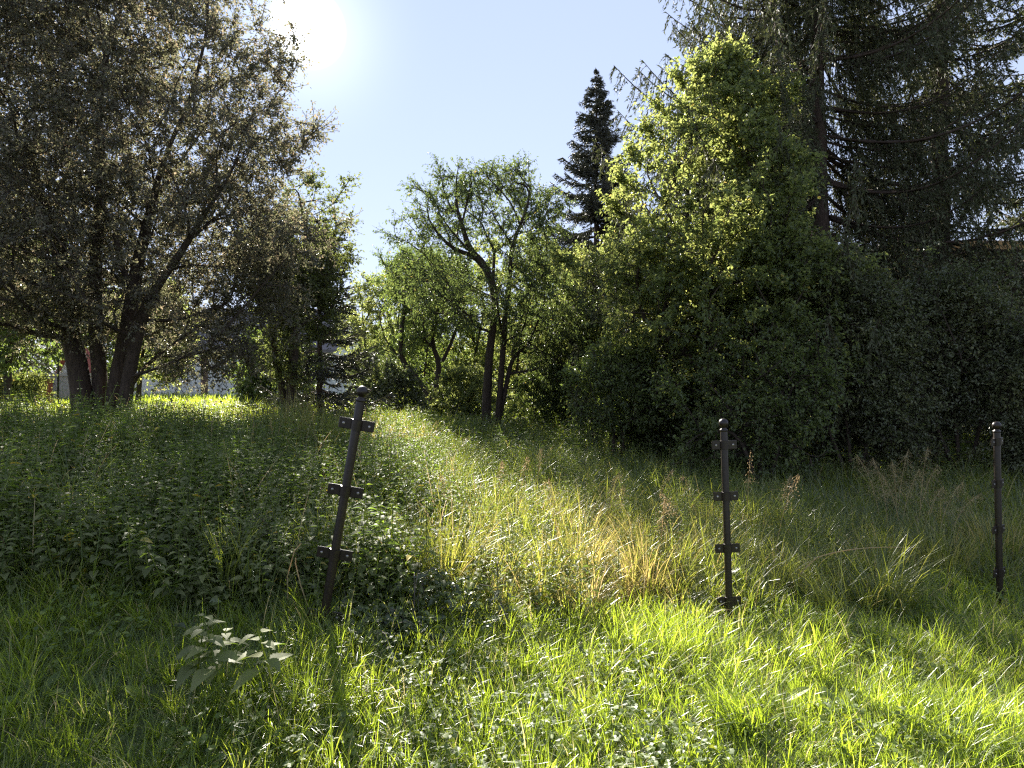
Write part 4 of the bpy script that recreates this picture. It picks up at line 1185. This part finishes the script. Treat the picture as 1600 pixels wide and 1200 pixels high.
for q, (px, py, d, v, H, lab) in enumerate((
        (455, 690, 8.6, .62, .95, 'tall brownish dry grass clump beyond the nettles, below the olive green tree'),
        (500, 700, 8.0, .5, .9, 'tall green-brown grass clump just behind the top of the leaning post'),
        (425, 685, 9.4, .45, .9, 'tall feathery grass clump against the sunny field'),
        (600, 690, 9.6, .82, .6, 'brown dead grass clump beyond the leaning post, before the forked apple tree'),
        (650, 690, 10.2, .8, .55, 'brown dead grass clump in front of the crooked apple tree'),
        (560, 690, 10.0, .85, .65, 'russet dry grass clump in the shade line behind the leaning post'),
        (1560, 800, 5.9, .7, .5, 'brown matted grass clump behind the last post'),
        (1470, 840, 5.4, .6, .45, 'low straw and green grass clump between the golden stalks and the last post'))):
    clump(gp(px, py, d), 260, H, lab, v, .008, .22, 40 + q, .25)

# ------------------------------------------------------------------ dry stalks with seed heads
def stalk(loc, H, az, lean, head, label, seed, group=None, name='seed_stalk', r0=.0022):
    r = np.random.default_rng(seed); root = empty(name, loc, label, 'dry stalk', group)
    t = np.linspace(0, 1, 12); th = lean * .4 + lean * 1.4 * t ** 2
    d = np.stack([np.sin(th) * math.cos(az), np.sin(th) * math.sin(az), np.cos(th)], 1)
    P = np.array(loc) + np.concatenate([[[0, 0, -.03]], np.cumsum(d[:-1] * H / 11, 0)])
    g = Geo(); tube(g, P, r0 * (1.1 - .7 * t), 5); g.build('stem', M['straw'], root)
    if head:
        n = int(90 * head); u = 1 - r.random(n) ** 1.3 * .32 * (.6 + head * .4); q = np.minimum((u * 11).astype(int), 10); f = (u * 11 - q)[:, None]
        A = P[q] * (1 - f) + P[q + 1] * f; k = (1 - u) / .32
        off = r.normal(0, 1, (n, 3)) * [.035, .035, .02] * head * (.25 + k[:, None]); off[:, 2] -= .02 * head
        g = Geo(); sticks(g, A[:n // 2], (A + off)[:n // 2], .0005, .0004)
        leaves(g, A + off, norm(off + [0, 0, -.02]), r.uniform(.008, .016, n), .004, v=r.random(n)); g.build('seed_head', M['straw'], root)
gsd = 'thin dry stalks rising above the nettles'
k = 0
for (px, d, py, lb) in ((92, 7.2, 636, 0), (97, 6.6, 640, 0), (178, 7.4, 655, 0), (198, 7.0, 650, 0), (205, 7.6, 652, 0), (222, 7.2, 648, 0), (238, 6.8, 652, 0), (250, 7.5, 640, 0),
                    (282, 7.0, 655, 0), (300, 6.8, 650, 0), (330, 6.6, 655, 0), (372, 7.0, 650, 0), (395, 6.6, 645, 0), (430, 6.2, 655, 0)):
    loc = gp(px, 700, d); top = CAMZ + (600 - py) / F * d
    stalk(loc, top - loc[2], rng.uniform(0, 6.28), rng.uniform(.02, .14), .35, 'thin dry straw-coloured stalk rising straight above the nettles', 500 + k, gsd, r0=.004); k += 1
grp2 = 'golden oat-like stalks in front of the dark thicket'
for (px, py, d, hd, az, ln) in ((1350, 712, 6.6, 2.3, 3.14, .35), (1372, 718, 6.5, 2.2, 3.0, .22), (1395, 720, 6.7, 2.0, 3.3, .1), (1415, 705, 6.6, 2.4, 0.2, .18), (1432, 735, 6.5, 2.0, 0, .3), (1460, 728, 6.6, 2.2, .1, .35),
                                (1505, 752, 6.2, 2.0, .2, .5), (1530, 765, 6.1, 1.8, 0, .6), (1240, 745, 6.4, 1.4, .3, .3), (1385, 745, 6.2, 1.6, 3.0, .3), (1480, 760, 6.0, 1.8, .3, .5), (1445, 700, 6.8, 1.6, 0, .12)):
    x = (px - 800) / F * d; bx = x - math.cos(az) * ln * .55; loc = (bx, d, float(ground_z(bx, d))); top = CAMZ + (600 - py) / F * d
    stalk(loc, (top - loc[2]) * (1 + ln * .22), az, ln * 1.1, hd, 'golden drooping oat-like stalk in front of the dark thicket', 600 + k, grp2, r0=.003); k += 1
grp3 = 'brown seed stalks in the sunny meadow'
for (px, py, d, hd, az, ln) in ((775, 720, 5.6, 1., 0, .1), (810, 715, 5.8, 1.1, .4, .15), (872, 748, 5.2, 1.6, 3, .15), (942, 740, 5.4, 1.8, 0, .25), (965, 760, 5.2, 1, .2, .1), (1015, 735, 5.6, 1.2, 0, .35), (700, 742, 5.2, 1, 3, .12),
                                (1100, 745, 5.3, .9, 3.1, .3), (1205, 745, 4.6, 1., .1, .3), (1165, 705, 4.9, .6, 0, .05), (1085, 770, 5., .8, 3, .5), (838, 700, 7.0, 1, 0, .1)):
    x = (px - 800) / F * d; loc = (x, d, float(ground_z(x, d))); top = CAMZ + (600 - py) / F * d
    stalk(loc, (top - loc[2]) * (1 + ln * .22), az, ln, hd, 'thin brown seed stalk standing in the sunny meadow grass', 700 + k, grp3, r0=.0022); k += 1
# dock spike with whorls
stalk(gp(1030, 860, 4.5), .62, .3, .1, 1.3, 'pale whorled flower spike at the edge of the sunlit meadow near the middle post', 800, r0=.003)
# the long bent straw
loc = gp(1270, 900, 4.5); g = Geo(); A = P3(1275, 872, 4.5); Bm = P3(1330, 855, 4.45); E = P3(1437, 856, 4.4)
tt = np.linspace(0, 1, 14)[:, None]; P = (1 - tt) ** 2 * A + 2 * tt * (1 - tt) * (Bm + [0, 0, .02]) + tt ** 2 * E
P = np.concatenate([[[A[0] - .25, 4.52, float(ground_z(A[0] - .25, 4.52))]], P]); tube(g, P, np.linspace(.005, .0022, len(P)), 6)
o = g.build('bent_straw', M['straw'], origin=loc); tag(o, 'long pale straw bent flat over the grass between the middle and last posts', 'dry stalk')
# bare canes near the leaning post
for q, (x0, y0, x1, y1, lab) in enumerate(((450, 925, 470, 850, 'pale bare cane curving up beside the brambles left of the leaning post'), (490, 905, 462, 872, 'short bleached cane arching against the leaning post'))):
    a = P3(x0, y0, 3.3); b = P3(x1, y1, 3.3); a[2] = ground_z(a[0], a[1]); g = Geo()
    P = [a, a * .6 + b * .4 + [-.03, 0, .06], a * .2 + b * .8 + [-.02, 0, .04], b]; tube(g, P, .003, 5)
    o = g.build('bare_cane', M['straw'], origin=a); tag(o, lab, 'cane')
